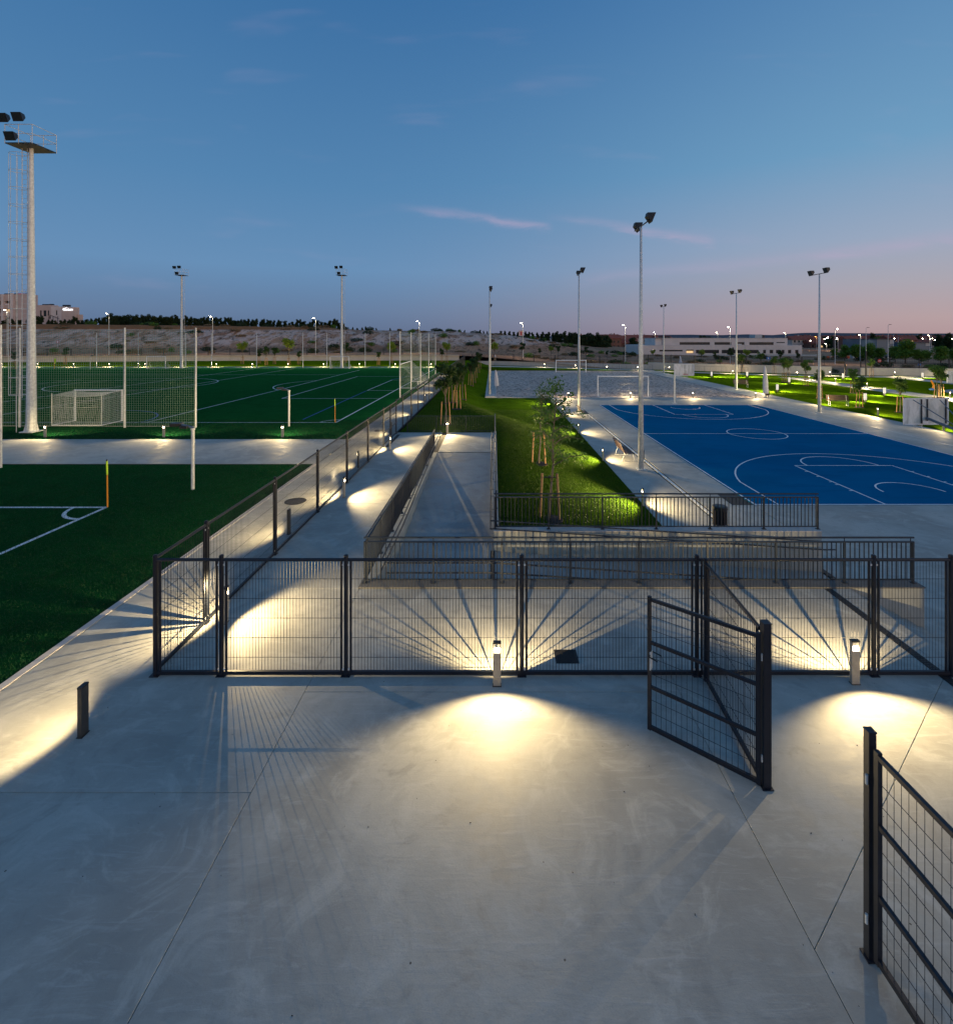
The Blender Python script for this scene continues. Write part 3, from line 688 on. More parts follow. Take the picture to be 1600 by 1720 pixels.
# side section and open gate in the foreground
d0 = Vector((3.215, 5.95)); p0 = Vector((3.30, 7.66))
t = thing('mesh_fence', 'short dark mesh panel joining the front fence to the open gate post', 'fence', (p0.x, p0.y, 0), math.atan2(d0.y-p0.y, d0.x-p0.x))
Ls = (d0-p0).length; fr, wm = panel_mesh(Ls, z0=.06, z1=1.8); inst('panel_tube', fr, t, (.075, 0, 0)); inst('panel_tube', fr, t, (Ls-.075, 0, 0)); w = inst('wire_mesh', wm, t, (0, 0, 0)); w['kind'] = 'stuff'
inst('post', ME_post, t, (0, 0, 0)); MB().tube((0, 0, 1.83), (Ls, 0, 1.83), .026, 8).build('top_rail', M['dark'], t); MB().box(0, Ls, -.02, .02, .02, .075).build('bottom_rail', M['dark'], t)
def gatepost(x, y, label, s_=.045):
    t = thing('gate_post', label, 'gate post', (x, y, 0))
    MB().box(-s_, s_, -s_, s_, .0, 1.95).build('post', M['dark'], t); MB().box(-s_-.004, s_+.004, -s_-.004, s_+.004, 1.95, 1.96).build('cap', M['dark'], t)
    MB().box(-s_-.02, s_+.02, -s_-.02, s_+.02, 0, .012).build('foot_plate', M['dark'], t)
    for z in (.35, 1.55): MB().tube((-s_-.012, -.02, z-.04), (-s_-.012, -.02, z+.04), .012, 8).build('hinge', M['galv'], t)
    return t
gatepost(3.235, 5.86, 'thick square gate post carrying the open leaf'); gatepost(3.245, 4.25, 'thick square gate post nearest the camera at the right edge', .032)
fe = Vector((2.09, 6.68)); hp = Vector((3.16, 5.83))
gate_leaf('gate_leaf', 'open dark gate leaf swung back into the middle of the terrace', hp.x, hp.y, math.atan2(fe.y-hp.y, fe.x-hp.x), (fe-hp).length)
gate_leaf('gate_leaf', 'dark gate leaf at the lower right corner, nearest the camera', 3.25, 4.19, -Z90+.045, 1.45, None)

# ------------------------------------------------------------------ railings
ME_bal = MB().box(-.0085, .0085, -.0085, .0085, .085, .875).mesh('baluster', M['darkg'])
ME_bals = MB().box(-.0085, .0085, -.0085, .0085, .085, .845).mesh('baluster', M['darkg'])
def railing(label, a, b, pitch=1.43, z=0., top=True, h=.98, bp=.1, skirt=True):
    a = Vector((*a, 0)); b = Vector((*b, 0)); L = (b-a).length; t = thing('railing', label, 'railing', (a.x, a.y, z), math.atan2(b.y-a.y, b.x-a.x))
    n = max(1, round(L/pitch)); r2 = .885 if top else h-.02
    for i in range(n+1):
        x = L*i/n; MB().box(x-.02, x+.02, -.02, .02, 0, r2-.012).build('post', M['darkg'], t)
        MB().box(x-.05, x+.05, -.045, .045, 0, .012).build('foot_plate', M['darkg'], t)
        if top: MB().tube((min(max(x, .05), L-.05), 0, r2), (min(max(x, .05), L-.05), 0, h-.015), .009, 6).build('stub', M['darkg'], t)
    MB().box(-.02, L+.02, -.02, .02, r2-.012, r2+.014).build('upper_rail', M['darkg'], t)
    MB().box(-.0, L+.0, -.012, .012, .06, .085).build('lower_rail', M['darkg'], t)
    if top: MB().tube((-.02, 0, h), (L+.02, 0, h), .021, 8).build('handrail', M['darkg'], t)
    me = ME_bal
    step = bp; k = int(L/step)
    for i in range(k):
        x = (i+.5)*L/k
        if min(abs(x-L*j/n) for j in range(n+1)) > .035: inst('baluster', me, t, (x, 0, 0))
    return t
railing('long dark railing on the front wall of the ramp', (-2.79, 10.66), (9.07, 10.66), z=.028)
railing('dark railing running back along the left side of the ramp', (-2.79, 10.80), (-2.79, 23.2), z=.004)
railing('dark railing on the wall between the lower ramp and the lawn', (.03, 13.72), (9.02, 13.72))
railing('thin dark railing across the back of the ramp landing', (-4.85, 27.66), (.05, 27.66), top=False, h=.93)
railing('dark railing on the narrow wall beside the lawn, seen end on', (.07, 13.86), (.07, 27.6), z=.05, bp=.12)
def handrail(label, pts, zs=(.68, .9), off=(0, 0)):
    t = thing('handrail', label, 'handrail', (0, 0, 0))
    for dz in zs:
        P = [Vector((x, y, z+dz)) for x, y, z in pts]; MB().path(P, .019, 8).build('rail', M['darkg'], t)
    tot = 0
    for p, q in zip(pts, pts[1:]):
        v = Vector(q)-Vector(p); n = max(1, int(v.length/1.4))
        for i in range(n):
            c = Vector(p)+v*((i+.5)/n)
            mb = MB()
            for dz in zs: mb.tube(c+Vector((0, 0, dz)), c+Vector((off[0], off[1], dz-.04)), .007, 6)
            mb.build('bracket', M['darkg'], t)
    return t
handrail('double handrail on the left wall of the upper ramp', [(-2.52, 11.0, ZL), (-2.52, 13.6, ZL), (-2.52, 22.9, 0), (-2.52, 23.3, 0)], off=(-.2, 0))
handrail('double handrail on the right wall of the upper ramp, turning onto the rear wall', [(-.09, 23.1, 0), (-.09, RY, 0), (-.09, 13.42, ZL), (.0, 13.42, ZL), (9.0, 13.42, LOW), (9.3, 13.42, LOW)], off=(.1, .08))
handrail('double handrail inside the front wall of the lower ramp', [(-2.4, 10.92, ZL), (0, 10.92, ZL), (9.0, 10.92, LOW), (9.3, 10.92, LOW)], off=(0, -.12))
M['steelb'] = pmat('blue_grey_steel', (.10,.15,.21), .4, .3)
# ------------------------------------------------------------------ floodlight poles of the courts
def floodhead(parent, loc, face, tilt=.9, s=.5):
    """flat floodlight: body + glass, facing local +X tilted down"""
    e = MB(); h = s*.5
    e.v = [(-.10,-h*.7,.04),(-.10,h*.7,.04),(-.06,h*.6,.22),(-.06,-h*.6,.22),(.13,-h,-.24),(.13,h,-.24),(.30,h,.20),(.30,-h,.20)]
    e.f = [(0,1,2,3),(4,7,6,5),(0,4,5,1),(3,2,6,7),(0,3,7,4),(1,5,6,2)]
    a = e.build('floodlight', M['black'], parent, loc, (0, 0, face))
    g = MB(); g.v = [(.142,-h+.04,-.21),(.142,h-.04,-.21),(.306,h-.04,.175),(.306,-h+.04,.175)]; g.f = [(0,3,2,1)]
    g.build('floodlight_glass', M['glassd'], a)
    MB().tube((0, 0, -.16), (-.02, 0, .06), .03, 6).build('bracket', M['black'], a)
    return a
def flood_pole(x, y, face, label, h=12.0, n=2):
    t = thing('floodlight_pole', label, 'floodlight pole', (x, y, LOW), 0, 'tall floodlight poles round the courts')
    MB().tube((0, 0, 0), (0, 0, h-.12), .135, 16, .055).build('pole', M['galv'], t, smooth=True)
    MB().box(-.2, .2, -.2, .2, 0, .03).build('base_plate', M['galv'], t); MB().box(.10, .14, -.07, .07, .5, .95).build('service_hatch', M['darkg'], t)
    MB().tube((0, -1.05, h-.10), (0, 1.05, h-.10), .032, 8).build('cross_arm', M['black'], t)
    for s in (-1, 1): floodhead(t, (.03, s*1.0, h+.08), face)
    return t
flood_pole(7.2, 24.1, 0, 'tallest-looking grey floodlight pole beside the blue court and the near bench')
flood_pole(7.3, 42.2, 0, 'grey floodlight pole beside the far bench, left of the blue court')
flood_pole(27.9, 42.2, math.pi, 'grey floodlight pole on the right side of the blue court')
flood_pole(30.0, 60.9, math.pi, 'grey floodlight pole at the right edge of the sand, near half')
flood_pole(30.3, 87.8, math.pi, 'grey floodlight pole at the far right corner of the sand')
flood_pole(-.46, 54.3, 0, 'grey floodlight pole on a concrete block at the near left corner of the sand', 11.7)
flood_pole(-.60, 87.6, 0, 'grey floodlight pole at the far left corner of the sand')
tag(MB().prism(rect(-.9, .12, 52.56, 54.9), LOW, LOW+.16, .02).build('concrete_block', M['palew']), 'pale concrete plinth at the sand corner, under the floodlight pole', 'plinth')

# ------------------------------------------------------------------ stadium masts with caged ladders
def mast(x, y, label, rb=.24, rt=.10, h=16., lad=-1, z=0, cage=True):
    t = thing('stadium_mast', label, 'floodlight mast', (x, y, z), 0, 'stadium masts of the football pitch')
    MB().tube((0, 0, 0), (0, 0, h), rb, 12, rt).build('pole', M['galv'], t)
    MB().box(-.36, .36, -.36, .36, 0, .05).build('base_plate', M['galv'], t)
    for s in (0, 1, 2, 3):
        a = s*math.pi/2+.4; MB().tri((rb*math.cos(a), rb*math.sin(a), .5), (rb*math.cos(a), rb*math.sin(a), .05), (.35*math.cos(a), .35*math.sin(a), .05)).build('gusset', M['galv'], t)
    L = lad
    # ladder
    x0 = L*.22; x1 = L*.52
    lz0 = 1.9
    for yy_ in (-.0,):
        MB().tube((x0, 0, lz0), (x0, 0, h), .016, 6).build('ladder_rail', M['galv'], t); MB().tube((x1-.0, 0, lz0), (x1, 0, h), .02, 6).build('ladder_rail', M['galv'], t)
    me = MB().tube((x0, 0, 0), (x1, 0, 0), .009, 5).mesh('rung', M['galv'])
    k = 0; q = lz0+.2
    while q < h: inst('rung', me, t, (0, 0, q)); q += .27
    hb = MB(); cx = (x0+x1)/2+L*.28; pts = []
    for i in range(17):
        a = 2*math.pi*i/16; pts.append((cx+.47*math.cos(a), -.05+.36*math.sin(a), 0))
    hb.path(pts, .013, 5); hm = hb.mesh('cage_hoop', M['galv']); q = lz0+.2
    while q < h and cage: inst('cage_hoop', hm, t, (0, 0, q)); q += .97
    for i in (3, 6, 8, 10, 13) if cage else (8,): MB().tube((pts[i][0], pts[i][1], lz0+.2), (pts[i][0], pts[i][1], h-.4), .011, 5).build('cage_bar', M['galv'], t)
    for q in (3.5, 6.5, 9.5, 12.5, 15): MB().tube((0, 0, q), (x0, 0, q), .015, 5).build('strut', M['galv'], t)
    MB().tube((cx, -.2, .0), (cx, -.2, lz0+.2), .02, 6).build('ladder_leg', M['galv'], t)
    # platform
    p = .75; MB().box(-p, p, -p, p, h, h+.06).build('platform', M['darkg'], t)
    for zz in (.55, 1.05):
        MB().path([(-p, -p, h+zz), (p, -p, h+zz), (p, p, h+zz), (-p, p, h+zz), (-p, -p, h+zz)], .018, 5).build('guard_rail', M['galv'], t)
    for a, b in ((-p, -p), (p, -p), (p, p), (-p, p), (0, -p), (0, p)): MB().tube((a, b, h), (a, b, h+1.05), .018, 5).build('guard_post', M['galv'], t)
    for a, zz in ((-.62, 1.3), (.2, 1.35), (-.2, .3)): floodhead(t, (a, -p-.1, h+zz), -math.pi/2, s=.55)
    return t
mast(-26.1, 27.8, 'nearest stadium mast with a caged ladder, cut by the left side of the picture', .25, .10)
mast(-54.0, 85.2, 'far stadium mast with a caged ladder, the left one of the two behind the pitch', .24, .11, lad=1, cage=False)
mast(-26.3, 85.2, 'far stadium mast with a caged ladder, the right one of the two behind the pitch', .24, .11, lad=1, cage=False)

# ------------------------------------------------------------------ low swivelling floodlight posts by the pitch
def low_post(x, y, label, rz=0, h=2.08):
    t = thing('low_floodlight', label, 'floodlight post', (x, y, 0), rz, 'low floodlight posts by the pitches')
    MB().tube((0, 0, -.02), (0, 0, h), .055, 10).build('post', M['galv'], t); MB().tube((0, 0, h), (0, 0, h+.07), .075, 10).build('swivel', M['galv'], t)
    a = MB(); a.tube((.04, 0, h+.06), (-.34, -.1, h+.20), .05, 8).build('arm', M['steelb'], t)  # blue-grey arm colour paints in the highlight along it
    e = MB(); e.prism([(-.32, -.22), (-.62, -.30), (-.66, -.02), (-.36, .06)], h+.16, h+.26).build('floodlight', M['black'], t)
    e = MB(); e.prism([(-.08, -.24), (-.30, -.28), (-.32, -.1), (-.1, -.08)], h+.08, h+.16).build('ballast_box', M['black'], t)
    return t
low_post(-10.6, 17.35, 'low grey floodlight post on the near turf, in front of the cross path')
low_post(-12.3, 29.6, 'low grey floodlight post by the pitch corner, beyond the cross path')
low_post(-67, 81.8, 'low grey floodlight post at the far end of the pitch', math.pi)

# ------------------------------------------------------------------ goals
def netgrid(mb, P, nu, nv, r, sag=0., vis=1):
    """P(u,v)->point; net cords"""
    G = [[Vector(P(i/nu, j/nv)) for j in range(nv+1)] for i in range(nu+1)]
    for i in range(nu+1):
        for j in range(nv+1):
            u, v = i/nu, j/nv; G[i][j] += Vector((0, 0, -sag*4*u*(1-u)*(1 if v > .3 else 0)))
    for i in range(nu+1):
        for j in range(nv):
            mb.tube(G[i][j], G[i][j+1], r, 3, caps=False)
    for j in range(nv+1):
        for i in range(nu): mb.tube(G[i][j], G[i+1][j], r, 3, caps=False)
def goal(label, w, h, dp, x, y, z, rz, net=.12, rad=.05, back_h=None, group='goals', supports=True, nr=.004):
    """mouth faces local -Y, net behind towards +Y"""
    t = thing('goal', label, 'goal', (x, y, z), rz, group); a = w/2
    MB().tube((-a, 0, 0), (-a, 0, h+rad), rad, 8).build('upright', M['white'], t); MB().tube((a, 0, 0), (a, 0, h+rad), rad, 8).build('upright', M['white'], t)
    MB().tube((-a, 0, h), (a, 0, h), rad, 8).build('crossbar', M['white'], t)
    bh = back_h if back_h else h*.3
    if supports:
        for s in (-1, 1):
            MB().tube((s*a, 0, .03), (s*a, dp, .03), .028, 6).build('ground_bar', M['white'], t)
            MB().tube((s*a, dp, 0), (s*a, dp, bh), .03, 6).build('net_post', M['galv'], t)
        MB().tube((-a, dp, .03), (a, dp, .03), .028, 6).build('ground_bar', M['white'], t)
    nb = MB(); nu = int(w/net)
    prof = [(dp, .04), (dp-.12, bh*.5), (dp-.16, bh*.93), (dp*.5, (bh+h)/2-.06), (.05, h-.03)]
    def prof_at(v):
        k = v*(len(prof)-1); i = min(int(k), len(prof)-2); f = k-i
        return lerp(prof[i][0], prof[i+1][0], f), lerp(prof[i][1], prof[i+1][1], f)
    def PB(u, v):
        p, q = prof_at(v); return (-a+w*u, p, q)
    netgrid(nb, PB, nu, int((bh+dp)/net), nr, .10)
    for s in (-1, 1):
        def PS(u, v):
            zt = lerp(h-.03, bh*.93, u); return (s*(a-.06*math.sin(math.pi*u)), dp*u*.93+.03, .04+zt*v)
        netgrid(nb, PS, int(dp/net), int(h/net), nr)
    q = nb.build('net', M['net'], t); q['kind'] = 'stuff'
    return t
goal('small white netted goal behind the ball net on the left, near touchline', 3.0, 1.97, 1.65, -25.15, 31.35, 0, math.pi, .11, .055, 1.95, 'small goals on the pitch', nr=.006)
goal('small white goal on the far touchline, left of the far left mast', 3.2, 2.0, 1.0, -57.6, 84.0, 0, 0, .25, .06, None, 'small goals on the pitch')
goal('small white goal on the far touchline, in front of the far right mast', 3.2, 2.0, 1.0, -26.3, 84.0, 0, 0, .25, .06, None, 'small goals on the pitch')
goal('large white netted goal seen from the side at the right end of the pitch', 7.32, 2.5, 1.9, -9.8, 55.1, 0, -Z90, .16, .06, None, 'large goals', nr=.004)
goal('white beach goal at the near side of the sand', 5.5, 2.2, .85, 14.1, 53.75, LOW, math.pi, .25, .055, .5, 'beach goals on the sand', nr=.0025)
goal('white beach goal at the far side of the sand', 5.5, 2.2, .9, 14.2, 90.6, LOW, 0, .3, .07, .5, 'beach goals on the sand', nr=.0025)
# ball stop nets
def ballnet(label, pts, h, cell, nr, z=0, net=True, m='netg', pr=.055, nety=None):
    t = thing('ball_stop_net', label, 'ball net', (pts[0][0], pts[0][1], z)); o = Vector((*pts[0], 0))
    for p in pts:
        q = Vector((*p, 0))-o; MB().tube(q, q+Vector((0, 0, h)), pr, 8, pr*.8).build('post', M['galv'], t)
    if net:
        nb = MB()
        for a, b in zip(pts, pts[1:]):
            A = Vector((*a, 0))-o; B = Vector((*b, 0))-o; L = (B-A).length; n = int(L/cell)
            for i in range(1, n): c = A.lerp(B, i/n); nb.tube(c+Vector((0, 0, .08)), c+Vector((0, 0, h-.12)), nr, 3, caps=False)
            for j in range(int((h-.2)/cell)+1):
                zz = .08+j*cell; nb.tube(A+Vector((0, 0, zz)), B+Vector((0, 0, zz)), nr, 3, caps=False)
        q = nb.build('net', M[m], t); q['kind'] = 'stuff'
        for zz in (.08, h-.12): MB().path([Vector((*p, 0))-o+Vector((0, 0, zz)) for p in pts], .008, 4).build('cable', M['net'], t)
    return t
ballnet('green ball net on tall grey posts behind the small goal at the left', [(-34.4, 29.2), (-28.1, 29.2), (-21.8, 29.1), (-17.6, 29.1)], 5.9, .135, .0062)
MBc = MB().tube((0, 0, 5.7), (3.6, 1.2, .05), .008, 4)
ballnet('tall grey net posts at the right end of the pitch behind the large goal', [(-8.3, 43.6), (-8.35, 49.7), (-8.35, 56.2), (-8.35, 63.3), (-8.35, 70.6)], 5.85, .5, .0045)
ballnet('row of tall grey net posts along the far touchline of the pitch', [(-69.5+0, 86.2), (-62.2, 86.2), (-54.8+.9, 86.2), (-49.6+.2, 86.2), (-41.5, 86.2), (-33.4, 86.2), (-29.2, 86.2), (-22.5, 86.2), (-18.2, 86.2)], 6.1, .9, .004, net=False, pr=.06)
ballnet('single tall grey net post with a rail at the left edge of the picture', [(-26.9, 20.15), (-20.18, 20.15)], 5.85, .135, .005, net=True)
# corner flags
def cflag(x, y, label):
    t = thing('corner_flag', label, 'corner post', (x, y, -.01), .1, 'corner posts of the pitches')
    MB().tube((0, 0, 0), (-.01, 0, 1.02), .022, 8).build('post', M['orange'], t); MB().tube((-.01, 0, 1.02), (-.02, 0, 1.45), .026, 8).build('sleeve', M['yellow'], t); MB().tube((-.02, 0, 1.45), (-.02, 0, 1.5), .022, 8).build('tip', M['black'], t)
cflag(-12.17, 15.52, 'orange and lime corner post at the corner of the near pitch'); cflag(-9.95, 30.9, 'orange and lime corner post on the far side of the cross path'); 
t = thing('corner_flag', 'bright lime corner flag far away at the left end of the pitch', 'corner post', (-74.5, 83.5, 0), 0, 'corner posts of the pitches')
MB().tube((0, 0, 0), (0, 0, 1.6), .04, 6).build('post', M['orange'], t); MB().prism([(0, -.02), (.32, -.02), (.02, .04)], .9, 1.7).build('flag', M['yellow'], t)

# ------------------------------------------------------------------ basketball stands
def bmat():
    m = pmat('scuffed_clear_board', (.42,.44,.40), .35, var=.0)
    t = NT(m.node_tree); g = t.n('ShaderNodeNewGeometry').outputs['Position']; mp = t.n('ShaderNodeMapping'); m.node_tree.links.new(g, mp.inputs[0]); mp.inputs['Scale'].default_value = (2.2, 1, .8); mp.inputs['Rotation'].default_value = (0, -.5, 0)
    c = t.mix(t.mr(t.noise(mp.outputs[0], 1.6, 4, .6, .8), .3, .7), (.50,.53,.48), (.85,.87,.83)); m.node_tree.links.new(c, m.node_tree.nodes['Principled BSDF'].inputs['Base Color']); return m
M['board'] = bmat()
def basket(label, x, y, rz, ext):
    """faces local +Y; board front at y=ext from the pole"""
    t = thing('basketball_stand', label, 'basketball hoop', (x, y, LOW), rz, 'basketball stands of the blue court')
    MB().tube((0, 0, 0), (0, 0, 2.75), .07, 10).build('pole', M['galv'], t); MB().box(-.2, .2, -.2, .2, 0, .03).build('base_plate', M['galv'], t)
    MB().box(-.9, .9, ext-.02, ext, 2.9, 3.95).build('backboard', M['board'], t)
    fb = MB().box(-.92, .92, ext-.03, ext+.006, 2.88, 2.915).box(-.92, .92, ext-.03, ext+.006, 3.935, 3.97).box(-.925, -.885, ext-.03, ext+.006, 2.88, 3.97).box(.885, .925, ext-.03, ext+.006, 2.88, 3.97)
    fb.build('board_frame', M['white'], t)
    fb = MB().box(-.30, -.29+.02, ext+.002, ext+.008, 3.05, 3.5).box(.28, .30, ext+.002, ext+.008, 3.05, 3.5).box(-.3, .3, ext+.002, ext+.008, 3.48, 3.5)
    fb.build('board_marking', M['white'], t)
    for xx in (-.2, .04, .8): MB().box(xx-.02, xx+.02, ext-.06, ext-.021, 2.93, 3.93).build('board_stiffener', M['darkg'], t)
    MB().box(-.16, -.02+.08, ext-.065, ext-.061, 2.93, 3.04).build('sticker', M['white'], t)
    MB().tube((0, 0, 2.72), (0, ext-.07, 3.15), .055, 8).build('arm', M['steelb'], t)
    for s in (-.55, .55): MB().tube((0, .25, 2.75), (s, ext-.05, 3.9), .018, 6).build('brace', M['steelb'], t)
    rp = [(.225*math.cos(2*math.pi*i/20), ext+.38+.225*math.sin(2*math.pi*i/20), 3.05) for i in range(21)]
    MB().path(rp, .012, 6).box(-.04, .04, ext, ext+.17, 3.03, 3.06).build('hoop', M['red'], t)
    nb = MB()
    for i in range(12):
        a = 2*math.pi*i/12; b = a+.4; nb.tube((.22*math.cos(a), ext+.38+.22*math.sin(a), 3.04), (.12*math.cos(b), ext+.38+.12*math.sin(b), 2.66), .005, 4)
    nb.build('hoop_net', M['net'], t)
basket('near basketball backboard seen from behind at the right edge, on a blue-grey arm', 17.75, 17.9, 0, 2.35)
basket('far basketball backboard on a pole in front of the sand, red hoop towards us', 17.7, 48.2, math.pi, 2.4)

# ------------------------------------------------------------------ benches, bins, covers
def bench_proto():
    t = thing('park_bench', 'x', 'bench', (0, 0, 0), 0, 'slatted benches')
    sl = MB().box(-.9, .9, -.05, .05, -.014, .014).mesh('seat_slat', M['wood'])
    for i in range(4): inst('seat_slat', sl, t, (0, -.20+.13*i, .44))
    for i in range(4): inst('back_slat', sl, t, (0, .29+.05*i, .53+.12*i), (math.radians(68), 0, 0))
    for s in (-.72, .72):
        mb = MB().tube((s, -.22, .43), (s, .24, .42), .018, 6).tube((s, .24, .42), (s, .46, .95), .018, 6).tube((s, -.2, .43), (s, -.3, 0), .018, 6).tube((s, .22, .42), (s, .36, 0), .018, 6).tube((s, -.34, .008), (s, .40, .008), .012, 5)
        mb.build('leg_frame', M['galv'], t)
    return t
bp = bench_proto(); bp.location = (7.05, 26.4, LOW); bp.rotation_euler = (0, 0, Z90); bp['label'] = 'slatted bench right beside the tallest floodlight pole'
dup(bp, (7.25, 39.6, LOW), Z90, 'slatted bench beside the second floodlight pole left of the court')
dup(bp, (32.6, 46.6, LOW), -.35-math.pi*0+0, 'slatted bench on the lawn right of the tall double floodlight pole')
dup(bp, (31.9, 63.5, LOW), -.25, 'slatted bench on the lawn at the right side of the sand')
def bin_(x, y, label):
    t = thing('litter_bin', label, 'litter bin', (x, y, LOW), 0, 'dark litter bins')
    body = MB().lathe([(.16, .16), (.2, .2), (.215, .72), (.20, .73), (.18, .5)], 16).build('liner', M['black'], t)
    sl = MB().box(-.02, .02, -.008, .008, .14, .66).mesh('slat', M['wood'])
    for i in range(14):
        a = 2*math.pi*i/14; inst('slat', sl, t, (.222*math.cos(a), .222*math.sin(a), 0), (0, 0, a+Z90))
    MB().lathe([(.235, .66), (.245, .68), (.24, .78), (.17, .80)], 16).build('rim', M['black'], t)
    for s in (-.1, .12): MB().box(s-.025, s+.025, -.03, .03, 0, .2).build('leg', M['black'], t)
bin_(7.62, 16.6, 'dark slatted litter bin behind the railing of the lower ramp'); bin_(29.5, 53.2, 'dark litter bin near the folded white cover at the sand corner')
def cover(x, y, h, label, z=LOW, w=.27):
    t = thing('folded_cover', label, 'folded net cover', (x, y, z), 0, 'folded white covers on posts')
    mb = MB(); P = [(.05, h), (.12, h*.92), (.26, h*.5), (w, h*.16), (w*.9, h*.13)]
    n = 14; k = 0
    for r, zz in P:
        for i in range(n):
            a = 2*math.pi*i/n; rr = r*(1+.16*math.cos(5*a)); mb.v.append((rr*math.cos(a)+.1*(1-zz/h), rr*.35*math.sin(a), zz))
    for L in range(len(P)-1):
        for i in range(n): j = (i+1) % n; mb.f.append((L*n+i, L*n+j, (L+1)*n+j, (L+1)*n+i))
    mb.build('cloth', pmat('white_canvas', (.62,.62,.66), .8, var=.12, vscale=4) if 'canvas' not in M else M['canvas'], t, smooth=True)
    MB().tube((0, 0, 0), (0, 0, h*.9), .035, 8).build('post', M['galv'], t)
M['canvas'] = pmat('white_canvas', (.62,.62,.66), .8, var=.12, vscale=4)
cover(*at(1284, 668)[:2], 3.4, 'folded white cover on a post at the right corner of the sand')
cover(*at(832, 652)[:2], 2.3, 'folded white cover on a post at the left edge of the sand', w=.3)
cover(*at(1142, 614)[:2], 2.2, 'folded white cover on a post beyond the sand, right of the tallest pole', w=.4)
cover(*at(831, 612)[:2], 2.3, 'small folded white cover beyond the far left corner of the sand', w=.4)
tag(MB().lathe([(.34, 0), (.34, .008), (.30, .012), (.30, .006)], 28, (-6.45, 16.03, .001)).build('manhole_cover', M['grate']), 'round dark manhole cover in the left path near the bollards', 'manhole cover')
tag(MB().lathe([(.30, 0), (.30, .008)], 24, (-6.5, 28.1, .001)).build('manhole_cover', M['grate']), 'round manhole cover in the left path near the far gate', 'manhole cover')
g1 = thing('drain_cover', 'dark square drain cover in the terrace behind the fence', 'drain cover', (1.21, 8.24, 0))
MB().box(-.19, .19, -.175, .175, -.02, .007).build('frame', M['grate'], g1)
gs = MB().box(-.16, .16, -.006, .006, .007, .013).mesh('bar', M['black'])
for i in range(11): inst('bar', gs, g1, (0, -.15+.03*i, 0))
for i, (px, py, w) in enumerate([(1355, 682, 'right path by the lawn, nearer the sand'), (1362, 689.5, 'right path, nearer the blue court'), (1477, 706, 'right path left of the near backboard'), (1242, 670, 'paving at the sand edge left of the bollard'), (1300, 671, 'paving below the litter bin'), (964, 688, 'left court path by the second floodlight pole')]):
    x, y = at(px, py); tag(MB().box(x-.5, x+.5, y-.35, y+.35, LOW, LOW+.006).build('access_cover', M['conc2']), 'flat access cover set in the '+w, 'access cover')

# ------------------------------------------------------------------ trees
def crown_mesh(name, blobs, n, s, m, seed, flat=.6):
    R = random.Random(seed); mb = MB(); tot = sum(b[3]**2 for b in blobs)
    for (cx, cy, cz, r, rz) in blobs:
        for _ in range(int(n*r*r/tot)):
            while True:
                p = Vector((R.uniform(-1, 1), R.uniform(-1, 1), R.uniform(-1, 1)))
                if p.length <= 1: break
            p = p*(.45+.55*p.length) if R.random() < .6 else p.normalized()*R.uniform(.8, 1.08)
            c = Vector((cx+p.x*r, cy+p.y*r, cz+p.z*rz))
            d = Vector((R.gauss(0, 1), R.gauss(0, 1), R.gauss(0, .7)-.2)).normalized(); u = d.orthogonal().normalized(); u.rotate(__import__('mathutils').Quaternion(d, R.uniform(0, 6.28)))
            w = s*R.uniform(.6, 1.2)
            a = c-d*w; b = c+u*w*.42; e = c+d*w; f_ = c-u*w*.42+Vector((0, 0, .1*w))
            mb.quad(a, b, e, f_)
    return mb.mesh(name, m)
def branch_mesh(name, trunk, limbs, m):
    mb = MB()
    for (a, ra), (b, rb_) in zip(trunk, trunk[1:]): mb.tube(a, b, ra, 7, rb_)
    for P, r in limbs:
        for i, (a, b) in enumerate(zip(P, P[1:])): mb.tube(a, b, r*(1-.3*i), 5, r*(.7-.3*i if i < 2 else .2))
    return mb.mesh(name, m, True)
ME_stake = MB().tube((0, 0, -.1), (0, 0, 1.42), .036, 8).mesh('stake', M['stake']); ME_tie = MB().tube((-.27, 0, 1.30), (.27, 0, 1.30), .018, 5).tube((0, 0, 1.27), (0, 0, 1.34), .04, 6).mesh('tie', M['black'])
ME_pit = MB().lathe([(.42, 0), (.40, .02), (.2, .035)], 12).mesh('soil_ring', M['soil'])
def young(label, group, x, y, z, meT, meC, sc=1., rz=0., stakes=2, sp=.28, ssc=1.):
    t = thing('young_tree', label, 'tree', (x, y, z), 0, group)
    inst('trunk', meT, t, None, (0, 0, rz)).scale = (sc,)*3; inst('crown', meC, t, None, (0, 0, rz)).scale = (sc,)*3
    for i in range(stakes):
        s = -1+2*i/(stakes-1) if stakes > 1 else 1
        o = inst('stake', ME_stake, t, (s*sp*1.05, -.02*i, 0), (0, -s*.05, 0)); o.scale = (ssc,)*3
    if stakes: inst('tie', ME_tie, t).scale = (ssc,)*3
    inst('soil_ring', ME_pit, t)
    return t
